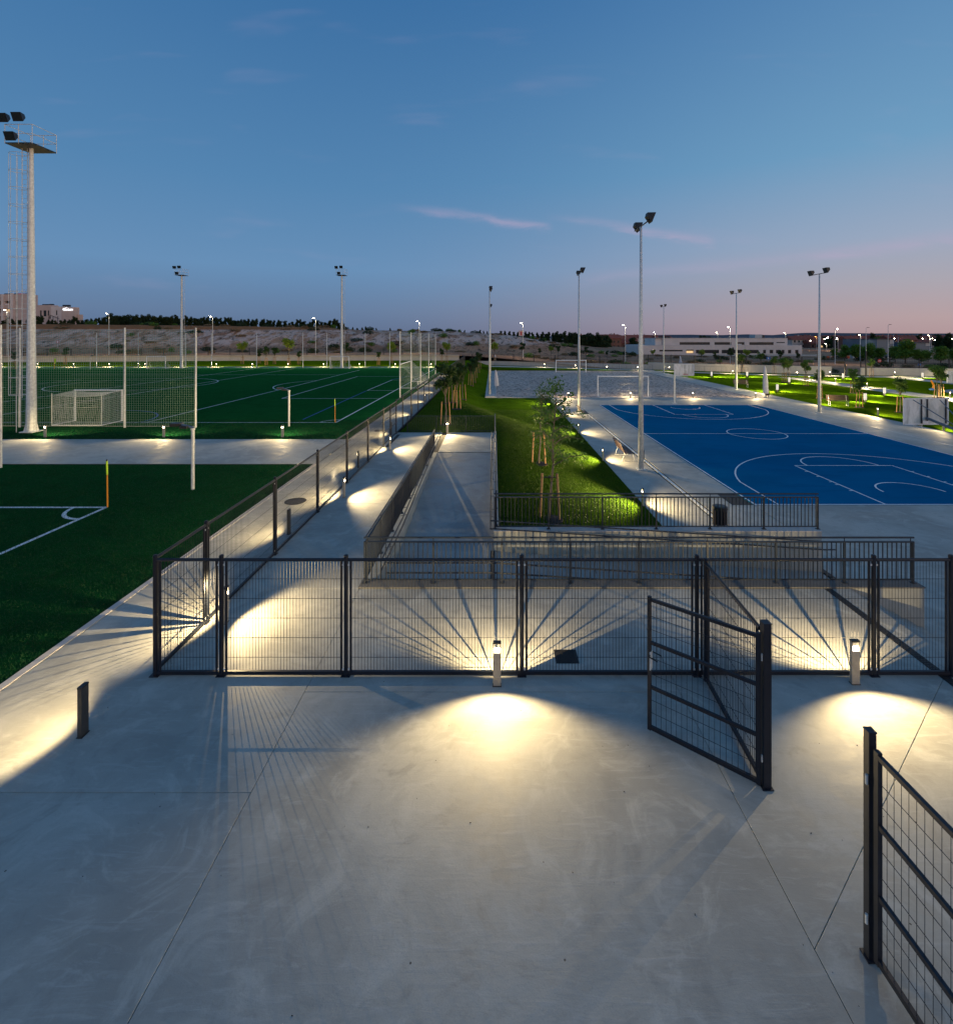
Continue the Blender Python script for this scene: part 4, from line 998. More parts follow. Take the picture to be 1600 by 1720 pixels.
# the two wispy trees beside the ramp
def wispy(seed, H, lean, reach, low):
    R = random.Random(seed); tr = [((0, 0, -.05), .045)]; x = 0
    for i in range(1, 8): x = lean*math.sin(i/7*1.6)*1.0; tr.append(((x+R.uniform(-.03, .03), R.uniform(-.03, .03), H*.93*i/7), .045*(1-i/8.2)))
    limbs = []; leaves = []
    for k in range(26):
        zf = R.uniform(low, .95); i = int(zf*7); base_ = Vector(tr[min(i, 6)][0]).lerp(Vector(tr[min(i+1, 7)][0]), zf*7-i)
        a = R.uniform(0, 6.28); L = reach*(1.25-zf)*R.uniform(.55, 1.1)+.12; dx = math.cos(a)*L*(1.35 if math.cos(a) > 0 else .9); dy = math.sin(a)*L
        P = [base_, base_+Vector((dx*.5, dy*.5, L*.38)), base_+Vector((dx, dy, L*R.uniform(.1, .55)))]
        limbs.append((P, .014)); 
        for j in range(30):
            q = R.uniform(.25, 1.05); c = (P[0].lerp(P[1], q*2) if q < .5 else P[1].lerp(P[2], q*2-1))+Vector((R.gauss(0, .07), R.gauss(0, .07), R.gauss(0, .07)))
            leaves.append(c)
    for j in range(120): leaves.append(Vector(tr[-1][0])+Vector((R.gauss(0, .16), R.gauss(0, .16), R.gauss(0, .16))))
    mb = MB()
    for c in leaves:
        d = Vector((R.gauss(0, 1), R.gauss(0, 1), R.gauss(-.5, .6))).normalized(); u = d.orthogonal().normalized(); w = R.uniform(.045, .085)
        mb.quad(c-d*w, c+u*w*.36, c+d*w, c-u*w*.36)
    return branch_mesh('trunk', tr, limbs, M['bark']), mb.mesh('crown', M['leaf'])
tm, cm = wispy(3, 4.35, .16, 1.0, .40)
young('wispy young tree between two stakes, just behind the lower ramp railing', 'young trees on the lawn', 1.70, 15.0, lawn_z(1.7, 15)-.0, tm, cm, 1.0, 0)
tm2, cm2 = wispy(11, 3.5, .12, .72, .52)
young('thin young tree between two stakes on the lawn, behind the nearest tree', 'young trees on the lawn', 2.0, 21.9, lawn_z(2.0, 21.9), tm2, cm2, 1.0, .3)
def rounded(seed, H, r, trunkh, leaf=.10, n=1500, m='leaf'):
    R = random.Random(seed); c0 = trunkh+r*.8
    tr = [((0, 0, -.05), .05), ((.04, 0, trunkh*.5), .042), ((0, .03, trunkh), .035), ((.02, 0, H*.9), .012)]
    limbs = []; blobs = []
    for k in range(9):
        a = k*2.4+R.uniform(-.3, .3); q = R.uniform(.3, 1); e = Vector((math.cos(a)*r*.8, math.sin(a)*r*.8, trunkh+(H-trunkh)*q)); limbs.append(([Vector((0, 0, trunkh*.95)), Vector((e.x*.4, e.y*.4, (trunkh+e.z)/2)), e], .018))
        blobs.append((e.x*.75, e.y*.75, e.z, r*R.uniform(.38, .6), r*R.uniform(.3, .5)))
    blobs.append((0, 0, (trunkh+H)/2+.1, r*.6, (H-trunkh)*.42))
    return branch_mesh('trunk', tr, limbs, M['bark']), crown_mesh('crown', blobs, n, leaf, M[m], seed)
TV = [rounded(21, 3.4, .56, 1.65, m='leafr'), rounded(22, 3.1, .50, 1.55, m='leafr'), rounded(23, 3.6, .58, 1.7, m='leafr'), rounded(24, 2.9, .54, 1.5, .09, m='leafr')]
TP = [rounded(61, 3.2, .62, 1.65, .11, 1100, 'leaf'), rounded(62, 3.2, .56, 1.7, .11, 1000, 'leaf'), rounded(63, 3.3, .66, 1.8, .11, 1100, 'leaf'), rounded(64, 3.2, .60, 1.7, .11, 1000, 'leaf')]
TY = rounded(25, 3.4, .75, 2.0, .11, 1200, 'leafy')
# row between the fence path and the sand
ti = 1
young('leaning staked tree behind the railing at the top of the ramp', 'row of staked trees along the left fence', -2.95, 30.1, -.02, *TV[0], 1.1, .5, 2)
for i, (x, y, st_) in enumerate([(-2.75, 36.6, 3), (-3.4, 40.2, 2), (-2.9, 46, 2), (-2.8, 60, 3), (-2.7, 65, 2), (-2.75, 73, 2), (-2.7, 83, 2), (-2.7, 94, 2)]):
    tt = TV[i % 4]; young('staked young tree in the row beside the receding fence, %s after the leaning one' % nth(i+1), 'row of staked trees along the left fence', x, y, lawn_z(x, y), tt[0], tt[1], .92, i*1.3, st_)
# park trees
for i, (px, py, H, w, v, stn) in enumerate([(1316, 642, 3.4, 'leftmost of the three together on the park lawn', 2, 3), (1323, 641, 3.2, 'middle one of the three together on the park lawn', 1, 2), (1353, 647.5, 3.2, 'beside the panel lights in the middle of the lawn', 0, 3), (1376, 669, 2.9, 'half hidden by the right floodlight pole', 1, 2), (1432, 660, 2.7, 'left one of the pair on the park lawn', 1, 3), (1443, 684, 2.7, 'right one of the pair, nearer than its neighbour', 3, 3), (1511, 692, 2.8, 'round-headed, behind the near backboard', 3, 2), (1573, 668, 3.3, 'left one of the twins by the play surface', 2, 2), (1580, 667, 3.1, 'right one of the twins by the play surface', 0, 2), (1300, 628, 3.0, 'slim, beside the low wall', 1, 2), (1246, 625, 3.2, 'slim, near the railing beyond the sand', 2, 2), (1277, 622, 3.4, 'slim, left of the blue sign', 0, 2), (1463, 633, 2.8, 'beside the low wall right of its gap', 0, 2)]):
    x, y = at(px, py); tt = TP[v]; young('staked park tree, '+w, 'staked trees in the park', x, y, LOW-.02, tt[0], tt[1], H/3.2, i*.9, stn)
# far strip trees
FT = [(407, 611, 575), (435, 610, 588), (447, 613, 584), (461, 611, 580), (485, 613, 570), (502, 612, 588), (580, 609, 578), (636, 613, 588), (657, 610, 575), (742, 608, 584), (750, 609, 576), (830, 609, 576), (24, 620, 590), (110, 612, 582)]
for i, (px, py, pt) in enumerate(FT):
    x, y = at(px, py, .0 if px < 800 else LOW); H = (py-pt)*y/F; tt = TY if i in (0, 4, 8, 10, 11) else TV[i % 4]
    young('staked tree on the strip beyond the pitch, %s of the row' % nth(i+1), 'staked trees beyond the pitch', x, y, (-.03 if px < 800 else LOW), tt[0], tt[1], H/3.4, i, 3)
FT2 = [(877, 614, 575), (906, 607, 584), (925, 606, 582), (937, 607, 578), (984, 606, 582), (1019, 605, 588), (1096, 606, 588), (1178, 610, 588), (1227, 612, 584), (1254, 611, 588), (1310, 612, 590), (1384, 612, 596), (1500, 612, 600), (1200, 608, 590), (1340, 612, 594)]
for i, (px, py, pt) in enumerate(FT2):
    zz = -.9; y = F*(EYE-zz)/(py-CY); x = (px-CX)*y/F; wy = interp(x, WALL)
    if y < wy+2: y = wy+2.5; x = (px-CX)*y/F
    zz = ground_z(x, y); H = (EYE-(pt-CY)*y/F)-zz; tt = TY if i in (2, 6, 7, 9) else TV[i % 4]
    young('slender tree in the scrub behind the boundary wall, %s from the left' % nth(i+1), 'slender trees behind the boundary wall', x, y, zz, tt[0], tt[1], max(2.2, H)/3.4, i, 0)

# ridge pines
def pine(seed, H=6.5, r=2.4, n=2300, leaf=.36, m='leafd', lowc=.08):
    R = random.Random(seed); blobs = []
    for k in range(10):
        a = R.uniform(0, 6.28); q = (k+.8)/11*(1-lowc)+lowc; rr = r*R.uniform(.1, .6)*(1.15-q*.6); blobs.append((math.cos(a)*rr, math.sin(a)*rr, H*q, r*R.uniform(.42, .65)*(1.15-.35*q), H*R.uniform(.12, .18)))
    tr = [((0, 0, -.5), .2), ((.1, 0, H*.5), .13), ((0, 0, H*.9), .04)]
    return branch_mesh('trunk', tr, [], M['bark']), crown_mesh('crown', blobs, n, leaf, M[m], seed)
PV = [pine(31), pine(32, 6.0, 2.8), pine(33, 7.0, 2.2), pine(34, 5.6, 2.6)]
def bigtree(label, group, name, x, y, z, v, sc, rz):
    t = thing(name, label, 'tree', (x, y, z), rz, group); t.scale = (sc,)*3; inst('trunk', v[0], t); inst('crown', v[1], t); return t
R = random.Random(5)
def ridge(px0, px1, py_top, Y, n, label, group):
    for i in range(n):
        px = lerp(px0, px1, (i+.5)/n)+R.uniform(-2, 2); y = Y+R.uniform(-9, 9); x = (px-CX)*y/F; z = ground_z(x, y)
        top = EYE-(py_top(px)-CY)*y/F; v = R.choice(PV); H = max(2.6, (top-z))*R.uniform(.93, 1.07)
        bigtree(label % nth(i+1), group, 'pine_tree', x, y, z-.3, v, H/6.4, R.uniform(0, 6.28))
ridge(186, 474, lambda p: interp(p, [(186, 527), (230, 528), (280, 530), (400, 535), (480, 538)]), 232, 52, 'dark pine in the long belt on the ridge, %s from the left', 'pines in the long belt on the ridge')
ridge(474, 578, lambda p: 537.5+2*math.sin(p*.21), 235, 15, 'dark pine in the belt right of the gap, %s from the left', 'pines right of the gap on the ridge')
ridge(60, 186, lambda p: interp(p, [(60, 527), (90, 540), (110, 541), (122, 532), (135, 536), (160, 534), (186, 530)]), 226, 17, 'dark tree below the pale hotel building, %s from the left', 'trees below the hotel')
ridge(0, 56, lambda p: 541, 226, 7, 'dark tree below the apartment wing at the left edge, %s from the left', 'trees below the hotel')
for i, (px, pt) in enumerate([(592, 549), (608, 548.5), (614, 547.5), (622, 551), (632, 551), (702, 553.5), (731, 554), (736, 554.5), (780, 555), (806, 552.5), (812, 555.5), (600, 552), (655, 553.5), (770, 556.5), (818, 556)]):
    y = 232; x = (px-CX)*y/F; z = ground_z(x, y); top = EYE-(pt-CY)*y/F; bigtree('small dark tree silhouetted on the bare ridge, %s of the scattered ones' % nth(i+1), 'small trees on the bare ridge', 'ridge_tree', x, y, z-.4, PV[i % 4], max(1.5, top-z)/6.3, i)
R = random.Random(9)
for i in range(26):
    px = lerp(838, 1012, (i+.5)/26)+R.uniform(-2, 2); y = 238+R.uniform(-8, 8); x = (px-CX)*y/F; z = ground_z(x, y); pt = interp(px, [(838, 557), (880, 557), (968, 558), (975, 563), (985, 557), (1000, 558), (1012, 562)]); top = EYE-(pt-CY)*y/F
    bigtree('dark pine in the belt behind the sand court, %s from the left' % nth(i+1), 'pines behind the sand court', 'pine_tree', x, y, z-.3, R.choice(PV), max(2.5, top-z)/6.5*R.uniform(.94, 1.06), R.uniform(0, 6))
# leafy street trees at the right
BV = [pine(41, 6.0, 3.3, 2600, .30, 'leafp', .34), pine(42, 5.6, 3.0, 2600, .30, 'leafp', .34)]
for i, (px, pb, pt, s) in enumerate([(1418, 606, 580, 1), (1436, 607, 577, 1), (1462, 607, 577, 1), (1478, 607, 583, 1), (1520, 611, 571, 1), (1503, 609, 580, 1), (1546, 612, 587, 1), (1579, 613, 580, 1), (1600, 610, 584, 1), (1450, 605, 582, 1), (1558, 608, 588, 1), (1622, 611, 578, 1), (1400, 601, 585, 1)]):
    x, y = at(px, pb, LOW-.1); zz = ground_z(x, y); H = (pb-pt)*y/F; bigtree('leafy street tree right of the school, %s in order' % nth(i+1), 'leafy street trees at the right', 'street_tree', x, y, zz-.1, BV[i % 2], H/6.2, i*1.7)
# scrub bushes
SV = [crown_mesh('bush', [(0, 0, .5, .9, .6), (.6, .2, .4, .6, .45), (-.6, -.1, .35, .6, .4)], 420, .16, M['leafd'], 51), crown_mesh('bush', [(0, 0, .5, .8, .6), (.4, .3, .5, .5, .5)], 360, .15, M['leafp'], 52), crown_mesh('bush', [(0, 0, .3, 1.0, .35), (.8, 0, .3, .6, .3)], 330, .16, pmat('dry_grass', (.20,.14,.07), .95, var=.3, vscale=3), 53)]
R = random.Random(12)
BU = []
for i in range(210):
    x = R.uniform(-130, 120); y = interp(x, WALL)+R.uniform(5, 75); z = ground_z(x, y); k = R.choice([0, 0, 1, 2, 2]); o = inst('bush', SV[k], None, (x, y, z-.1), (0, 0, R.uniform(0, 6.28))); o.scale = (R.uniform(.8, 2.0),)*2+(R.uniform(.7, 1.3),)
    BU.append((x/y, o, k)); tag(o, ('dark round bush', 'green bush', 'dry straw-coloured tuft')[0 if k == 0 else 1 if k == 1 else 2]+' growing in the scrub on the bank', 'bush', 'bushes scattered over the scrub bank')

BU.sort(key=lambda q: q[0])
for k, w in enumerate(('dark round bush', 'dark spreading bush', 'bright green bush', 'dry straw-coloured tuft', 'low dry tuft')):
    for n_, (a_, o, kk) in enumerate([b for b in BU if b[2] == (0, 0, 1, 2, 2)[k] and (k not in (1, 4))]):
        o['label'] = w+' in the scrub on the bank, %s of its sort from the left' % nth(n_+1)
# ------------------------------------------------------------------ boundary wall with its fence
def pwall(label, pts, h, z, th=.25, postpitch=4.3, gap=None, fh=1.6, zt=None):
    t = thing('boundary_wall', label, 'wall', (0, 0, 0)); s = 0
    fr = MB()
    f = thing('boundary_fence', label.replace('pale concrete wall', 'dark fence on the wall'), 'fence', (0, 0, 0))
    for (x0, y0), (x1, y1) in zip(pts, pts[1:]):
        L = math.hypot(x1-x0, y1-y0); k = max(1, int(L/6)); d = Vector((x1-x0, y1-y0)).normalized(); nrm = Vector((-d.y, d.x))*th
        for i in range(k):
            a = Vector((x0, y0)).lerp(Vector((x1, y1)), i/k)+d*.012; b = Vector((x0, y0)).lerp(Vector((x1, y1)), (i+1)/k)-d*.012
            MB().prism([tuple(a), tuple(b), tuple(b+nrm), tuple(a+nrm)], z, z+h).build('wall_panel', M['palew'], t)
        k = max(1, int(L/postpitch)); w = MB()
        for i in range(k):
            a = Vector((x0, y0)).lerp(Vector((x1, y1)), i/k)+nrm*.5
            MB().box(a.x-.07, a.x+.07, a.y-.05, a.y+.05, z+h, z+h+fh).build('post', M['dark'], f)
        a = Vector((x0, y0))+nrm*.5; b = Vector((x1, y1))+nrm*.5
        for q in (.1, fh*.5, fh-.05): w.tube((a.x, a.y, z+h+q), (b.x, b.y, z+h+q), .025, 4)
        n = int(L/.35)
        for i in range(n): c = a.lerp(b, i/n); w.tube((c.x, c.y, z+h+.05), (c.x, c.y, z+h+fh-.05), .008, 3, caps=False)
        w.build('wires', M['dark'], f)
pwall('pale concrete wall beyond the football pitch', [(-170, 97), (-110, 104), (-60, 112), (-8, 113.5)], 1.32, -.05)
pwall('pale concrete wall beyond the sand court', [(-5, 113.5), (0, 113.5), (31, 99)], 1.0, LOW-.05)
pwall('pale concrete wall between the sand corner and the gap in the park', [(31, 99), (58, 84.5)], 1.45, LOW-.05)
pwall('pale concrete wall at the right beyond the park', [(62.5, 83.8), (80, 81), (130, 79)], 1.3, LOW-.05)
railing('dark handrail fence beyond the sand, in front of the wall', (13.5, 104), (31, 96.2), 3.2, LOW, False, 1.05, bp=.9)
railing('dark handrail fence in front of the wall beside the park lawn', (33, 95.2), (45.5, 88.2), 3.2, LOW, False, 1.05, bp=.9)
# ------------------------------------------------------------------ buildings
def facade(mb, x0, x1, z0, z1, y, holes, depth=.25):
    """wall in the XZ plane facing -Y with rectangular holes and their reveals"""
    xs = sorted({x0, x1, *[h[0] for h in holes], *[h[1] for h in holes]}); zs = sorted({z0, z1, *[h[2] for h in holes], *[h[3] for h in holes]})
    for a, b in zip(xs, xs[1:]):
        for c, d in zip(zs, zs[1:]):
            mx, mz = (a+b)/2, (c+d)/2
            if not any(h[0] < mx < h[1] and h[2] < mz < h[3] for h in holes): mb.quad((a, y, c), (b, y, c), (b, y, d), (a, y, d))
    for a, b, c, d in holes:
        mb.quad((a, y, c), (a, y+depth, c), (a, y+depth, d), (a, y, d)); mb.quad((b, y, d), (b, y+depth, d), (b, y+depth, c), (b, y, c))
        mb.quad((a, y, d), (a, y+depth, d), (b, y+depth, d), (b, y, d)); mb.quad((b, y, c), (b, y+depth, c), (a, y+depth, c), (a, y, c))
def shell(mb, x0, x1, z0, z1, y, dp):
    mb.quad((x0, y, z0), (x0, y, z1), (x0, y+dp, z1), (x0, y+dp, z0)); mb.quad((x1, y, z1), (x1, y, z0), (x1, y+dp, z0), (x1, y+dp, z1))
    mb.quad((x0, y, z1), (x1, y, z1), (x1, y+dp, z1), (x0, y+dp, z1)); mb.quad((x0, y+dp, z0), (x0, y+dp, z1), (x1, y+dp, z1), (x1, y+dp, z0))
def block(parent, name, x0, x1, z0, z1, y, dp, holes, m, mullion=2.2, glass='glassd', fr='darkg', depth=.25):
    mb = MB(); facade(mb, x0, x1, z0, z1, y, holes, depth); shell(mb, x0, x1, z0, z1, y, dp); w = mb.build(name, M[m], parent)
    for a, b, c, d in holes:
        wd = MB().box(a, b, y+depth-.04, y+depth+.02, c, d).build('window', M[glass], parent)
        n = int((b-a)/mullion)
        if n > 0:
            f = MB()
            for i in range(1, n+1):
                q = a+(b-a)*i/(n+1); f.box(q-.05, q+.05, y+depth-.10, y+depth-.041, c, d)
            f.build('frame', M[fr], wd)
    return w
M['pinkw'] = pmat('rendered_wall', (.72,.62,.57), .85, var=.06, vscale=.4)
M['pinkw2'] = pmat('rendered_wall_warm', (.60,.46,.40), .85, var=.08, vscale=.2)
M['roofred'] = pmat('clay_roof_tiles', (.30,.075,.045), .85, var=.3, vscale=1.2)
M['brick'] = pmat('brick_wall', (.22,.10,.07), .9, var=.2, vscale=1.)
M['winlit'] = pmat('lit_window', (.9,.7,.4), .5, emit=(1,.62,.25), estr=.7)
SY = 172.; k_ = F/SY
def sp(px, py): return (px-CX)/k_, EYE-(py-CY)/k_
sch = thing('school_building', 'long low pale school with ribbon windows beyond the scrub', 'school', (0, 0, 0))
def holes(L): return [(sp(a, 0)[0], sp(b, 0)[0], sp(0, d)[1], sp(0, c)[1]) for a, b, c, d in L]
block(sch, 'wall', sp(1113, 0)[0], sp(1322, 0)[0], sp(0, 579.6)[1], sp(0, 568)[1], SY, 14, holes([(1141, 1192, 574.6, 579), (1199.5, 1228, 574.6, 579), (1238.5, 1250, 574.6, 579), (1258, 1299, 574.6, 579.2), (1303.6, 1318, 574.5, 576)]), 'pinkw', 3)
block(sch, 'wall', sp(1101, 0)[0], sp(1113, 0)[0]-.02, sp(0, 579.6)[1], sp(0, 568.2)[1], SY+.6, 12, [], 'pinkw')
block(sch, 'wall', sp(1070, 0)[0], sp(1343, 0)[0], -1.6, sp(0, 579.7)[1], SY-1.2, 17, holes([(1105, 1144, 587.4, 590), (1150, 1162, 587, 592.8), (1166, 1204.7, 587.4, 593), (1209, 1270.5, 587.4, 593.3), (1278, 1283, 587.4, 593.3), (1289, 1295, 587.4, 593.3), (1299.5, 1305, 587.4, 593.3), (1309, 1314, 587.4, 593.3), (1319.5, 1325, 587.4, 593.3), (1331.5, 1337.3, 587.4, 593.3)]), 'pinkw', 3)
MB().box(sp(1150, 0)[0]+.1, sp(1162, 0)[0]-.1, SY-1.2+.14, SY-1.2+.19, sp(0, 592.6)[1], sp(0, 589)[1]).build('lit_entrance', M['winlit'], sch)
MB().box(sp(1100.5, 0)[0], sp(1322.5, 0)[0], SY-.1, SY+14, sp(0, 568)[1], sp(0, 567.4)[1]).build('parapet', M['palew'], sch)
MB().box(sp(1278, 0)[0], sp(1290, 0)[0], SY+4, SY+8, sp(0, 568)[1], sp(0, 561.5)[1]).build('roof_plant', M['palew'], sch)
MB().box(sp(1293, 0)[0], sp(1297, 0)[0], SY+5, SY+7, sp(0, 568)[1], sp(0, 562.5)[1]).build('roof_plant', M['darkg'], sch)
for i in range(6): MB().box(sp(1121+i*3.2, 0)[0], sp(1123+i*3.2, 0)[0], SY+8, SY+10, sp(0, 568)[1], sp(0, 564.5)[1]).build('roof_plant', M['darkg'], sch)
MB().box(sp(1165, 0)[0], sp(1352, 0)[0], SY-6.2, SY-5.9, -2, sp(0, 594.2)[1]).build('garden_wall', M['palew'], sch)
MB().box(sp(1236, 0)[0], sp(1245, 0)[0], SY-.08, SY-.04, sp(0, 578.6)[1], sp(0, 577.6)[1]).build('sign', M['white'], sch)
# hotel / apartment block on the ridge
HY = 262.; kh = F/HY
def hp_(px, py): return (px-CX)/kh, EYE-(py-CY)/kh
def hh(L): return [(hp_(a, 0)[0], hp_(b, 0)[0], hp_(0, d)[1], hp_(0, c)[1]) for a, b, c, d in L]
apt = thing('apartment_building', 'tall pale apartment wing with recessed balconies at the left edge', 'building', (0, 0, 0))
L = []
for r_ in range(4):
    t0 = 505+r_*13.2; L += [(-2, 1.6, t0, t0+7), (9, 16, t0, t0+7.5), (26, 29.8, t0, t0+7.6), (-18, -12, t0, t0+7.5)]
block(apt, 'wall', hp_(-40, 0)[0], hp_(46, 0)[0], 2, hp_(0, 494)[1], HY, 6, hh(L), 'pinkw2', 1.6, depth=1.1)
for r_ in range(4):
    t0 = 505+r_*13.2+7.6
    for a, b in ((8.6, 16.4), (-18.4, -11.6)): MB().box(hp_(a, 0)[0], hp_(b, 0)[0], HY-.35, HY-.2, hp_(0, t0)[1]-.1, hp_(0, t0-2.9)[1]).build('balcony_rail', M['pinkw'], apt)
MB().box(hp_(3, 0)[0], hp_(7, 0)[0], HY-.5, HY-.02, 2, hp_(0, 495)[1]).build('pilaster', M['pinkw'], apt); MB().box(hp_(19, 0)[0], hp_(23, 0)[0], HY-.4, HY-.02, 2, hp_(0, 492)[1]).build('pilaster', M['pinkw'], apt)
for a, b, m_ in ((4, 14, 'darkg'), (21, 27, 'darkg'), (27.5, 35, 'red'), (38, 44, 'brick')): MB().box(hp_(a, 0)[0], hp_(b, 0)[0], HY+1, HY+4, hp_(0, 494)[1], hp_(0, 492.4)[1]).build('roof_plant', M[m_], apt)
MB().box(hp_(10, 0)[0], hp_(13, 0)[0], HY+1.04-.12, HY+1.05-.0, hp_(0, 525)[1], hp_(0, 519)[1]).build('lit_window', M['winlit'], apt)
hot = thing('hotel_building', 'pale stepped building with a white lit sign on its end wall, on the ridge', 'building', (0, 0, 0))
block(hot, 'wall', hp_(46.2, 0)[0], hp_(84, 0)[0], 2, hp_(0, 512)[1], HY+1, 4, hh([(70, 75, 521, 531), (77, 79.5, 521, 530), (64, 67, 521, 530), (80, 84, 530, 535)]), 'pinkw2', 2)
block(hot, 'wall', hp_(84.05, 0)[0], hp_(106, 0)[0], 2, hp_(0, 514.6)[1], HY+.4, 4, hh([(92.6, 95, 521, 529)]), 'pinkw', 2)
block(hot, 'wall', hp_(106.05, 0)[0], hp_(128, 0)[0], 2, hp_(0, 516)[1], HY-1, 3, [], 'pinkw2', 2)
block(hot, 'wall', hp_(128.05, 0)[0], hp_(133, 0)[0], 2, hp_(0, 528)[1], HY+.5, 2, [], 'pinkw2', 2)
for a, b, c, d in ((67, 78, 510.3, 512), (79, 84, 510, 511.8), (101, 112, 511.5, 514.6)): MB().box(hp_(a, 0)[0], hp_(b, 0)[0], HY+1.4, HY+2.6, hp_(0, d)[1], hp_(0, c)[1]).build('roof_plant', M['darkg'], hot)
sb = MB()
for i in range(7): sb.box(hp_(88+i*2.2, 0)[0], hp_(90+i*2.2, 0)[0], HY-2.2, HY-1.2, hp_(0, 529+i*.9)[1]-.15, hp_(0, 529+i*.9)[1])
sb.build('outside_stair', M['darkg'], hot)
for a in (88, 95, 103): MB().box(hp_(a, 0)[0]-.08, hp_(a, 0)[0]+.08, HY-2.2, HY-2, 5, hp_(0, 531)[1]).build('stair_post', M['darkg'], hot)
tcv = bpy.data.curves.new('sign_lettering', 'FONT'); tcv.body = 'Genium'; tcv.size = 1.9; tcv.extrude = .06; tcv.offset = .02
to = bpy.data.objects.new('sign_lettering', tcv); C.objects.link(to); to.parent = hot; to.location = (hp_(108.5, 0)[0], HY-1.15, hp_(0, 521.6)[1]); to.rotation_euler = (math.pi/2, 0, 0); to.scale = (.88, 1, 1)
M['sign'] = pmat('lit_letters', (1,1,1), .5, emit=(.85,.93,1), estr=1.3); tcv.materials.append(M['sign'])
bpy.context.view_layer.update(); me_ = bpy.data.meshes.new_from_object(to.evaluated_get(bpy.context.evaluated_depsgraph_get())); t2_ = inst('sign_lettering', me_, hot, to.location.copy(), to.rotation_euler.copy()); t2_.scale = to.scale; t2_['kind'] = 'stuff'; bpy.data.objects.remove(to); del t2_['kind']
pts = [(hp_(108+i*2.0, 0)[0], HY-1.12, hp_(0, 520-4.2*math.sin(i/5*1.4)+(.0))[1]) for i in range(5)]
MB().path(pts, .12, 5).build('sign_swoosh', M['sign'], hot)
# houses with red roofs
def house(name, label, group, x, y, w, d, h, rh, rz, wm, seed):
    R = random.Random(seed); t = thing(name, label, 'house', (x, y, -1.6), rz, group)
    hs = []
    for fl in range(2):
        for i in range(int(w/2.6)):
            a = -w/2+1+i*2.6
            if a+1.1 < w/2-.3: hs.append((a, a+1.1, .9+fl*2.8, 2.2+fl*2.8))
    hs = [q for q in hs if q[3] < h-.2]
    mb = MB(); facade(mb, -w/2, w/2, 0, h, -d/2, hs, .15); shell(mb, -w/2, w/2, 0, h, -d/2, d); mb.build('wall', M[wm], t)
    g = MB()
    lit = MB()
    for q in hs: (lit if R.random() < .12 else g).box(q[0], q[1], -d/2+.12, -d/2+.16, q[2], q[3])
    if g.v: g.build('window', M['glassd'], t)
    if lit.v: lit.build('lit_window', M['winlit'], t)
    r = MB(); o = .4
    r.v = [(-w/2-o, -d/2-o, h), (w/2+o, -d/2-o, h), (w/2+o, d/2+o, h), (-w/2-o, d/2+o, h), (-w/2-o, 0, h+rh), (w/2+o, 0, h+rh), (-w/2-o, -d/2-o, h-.15), (w/2+o, -d/2-o, h-.15)]
    r.f = [(0, 1, 5, 4), (2, 3, 4, 5), (0, 4, 3), (1, 2, 5), (6, 7, 1, 0), (0, 3, 2, 1)]
    rf = r.build('roof', M['roofred'], t); MB().box(w*.2, w*.2+.6, .3, .9, h+rh*.4, h+rh+.7).build('chimney', M[wm], rf)
R = random.Random(77)
for i in range(34):
    px = lerp(962, 1112, (i+.5)/34)+R.uniform(-2, 2); y = 330+R.uniform(-55, 90)+(40 if i % 3 == 0 else 0); x = (px-CX)*y/F; h = R.choice([3.5, 5.6, 5.6, 6.2])
    house('terraced_house', 'small red-roofed house behind the sand court, %s from the left' % nth(i+1), 'red-roofed houses behind the sand court', x, y, R.uniform(8, 12), 8, h, 2.3, R.uniform(-.3, .3), R.choice(['brick', 'pinkw2', 'brick']), i)
for i in range(50):
    px = lerp(1330, 1640, (i+.5)/50)+R.uniform(-3, 3); y = 300+R.uniform(-40, 190); x = (px-CX)*y/F; h = R.choice([5.4, 5.6, 3.2, 6.0])
    house('terraced_house', 'small red-roofed house beyond the school and street trees, %s from the left' % nth(i+1), 'red-roofed houses at the right', x, y, R.uniform(9, 13), 8, h, 2.2, R.uniform(-.35, .35), R.choice(['brick', 'brick', 'pinkw2']), 100+i)
for i, (a, b, c, d) in enumerate([(1472, 1500, 570, 583), (1536, 1560, 576, 587)]):
    y = 205; kk = F/y; x0, x1 = (a-CX)/kk, (b-CX)/kk; t = thing('warehouse', ('dark blue-grey hall with a white gable beside the big street tree', 'dark blue-grey hall with a white end at the right')[i], 'building', (0, 0, 0))
    MB().box(x0, x1, y, y+20, -1.8, EYE-(c-CY)/kk).build('wall', M['steelb'], t); MB().box(x1-1.6, x1+.1, y-.1, y+.5, EYE-(d-6-CY)/kk, EYE-(c-.8-CY)/kk).build('white_gable', M['palew'], t); MB().box(x0-.3, x1+.3, y-.4, y+20, EYE-(c-CY)/kk, EYE-(c-CY)/kk+.25).build('roof', M['darkg'], t)
# far town trees
R = random.Random(14)
for i in range(46):
    px = lerp(1335, 1640, (i+.5)/46)+R.uniform(-4, 4); y = 290+R.uniform(-30, 200); x = (px-CX)*y/F
    bigtree('dark tree among the houses at the right, %s from the left' % nth(i+1), 'trees among the houses at the right', 'town_tree', x, y, -1.6, R.choice(PV+BV), R.uniform(.8, 1.35), R.uniform(0, 6))
for i in range(9):
    px = R.choice([1136, 1190, 1052, 1100, 1016, 1024, 1060, 1180, 1200])+R.uniform(-4, 4); y = 230+R.uniform(0, 60); bigtree('dark tree behind the school and houses, %s of those' % nth(i+1), 'trees behind the school', 'town_tree', (px-CX)*y/F, y, -1.5, R.choice(PV), R.uniform(.9, 1.25), i)

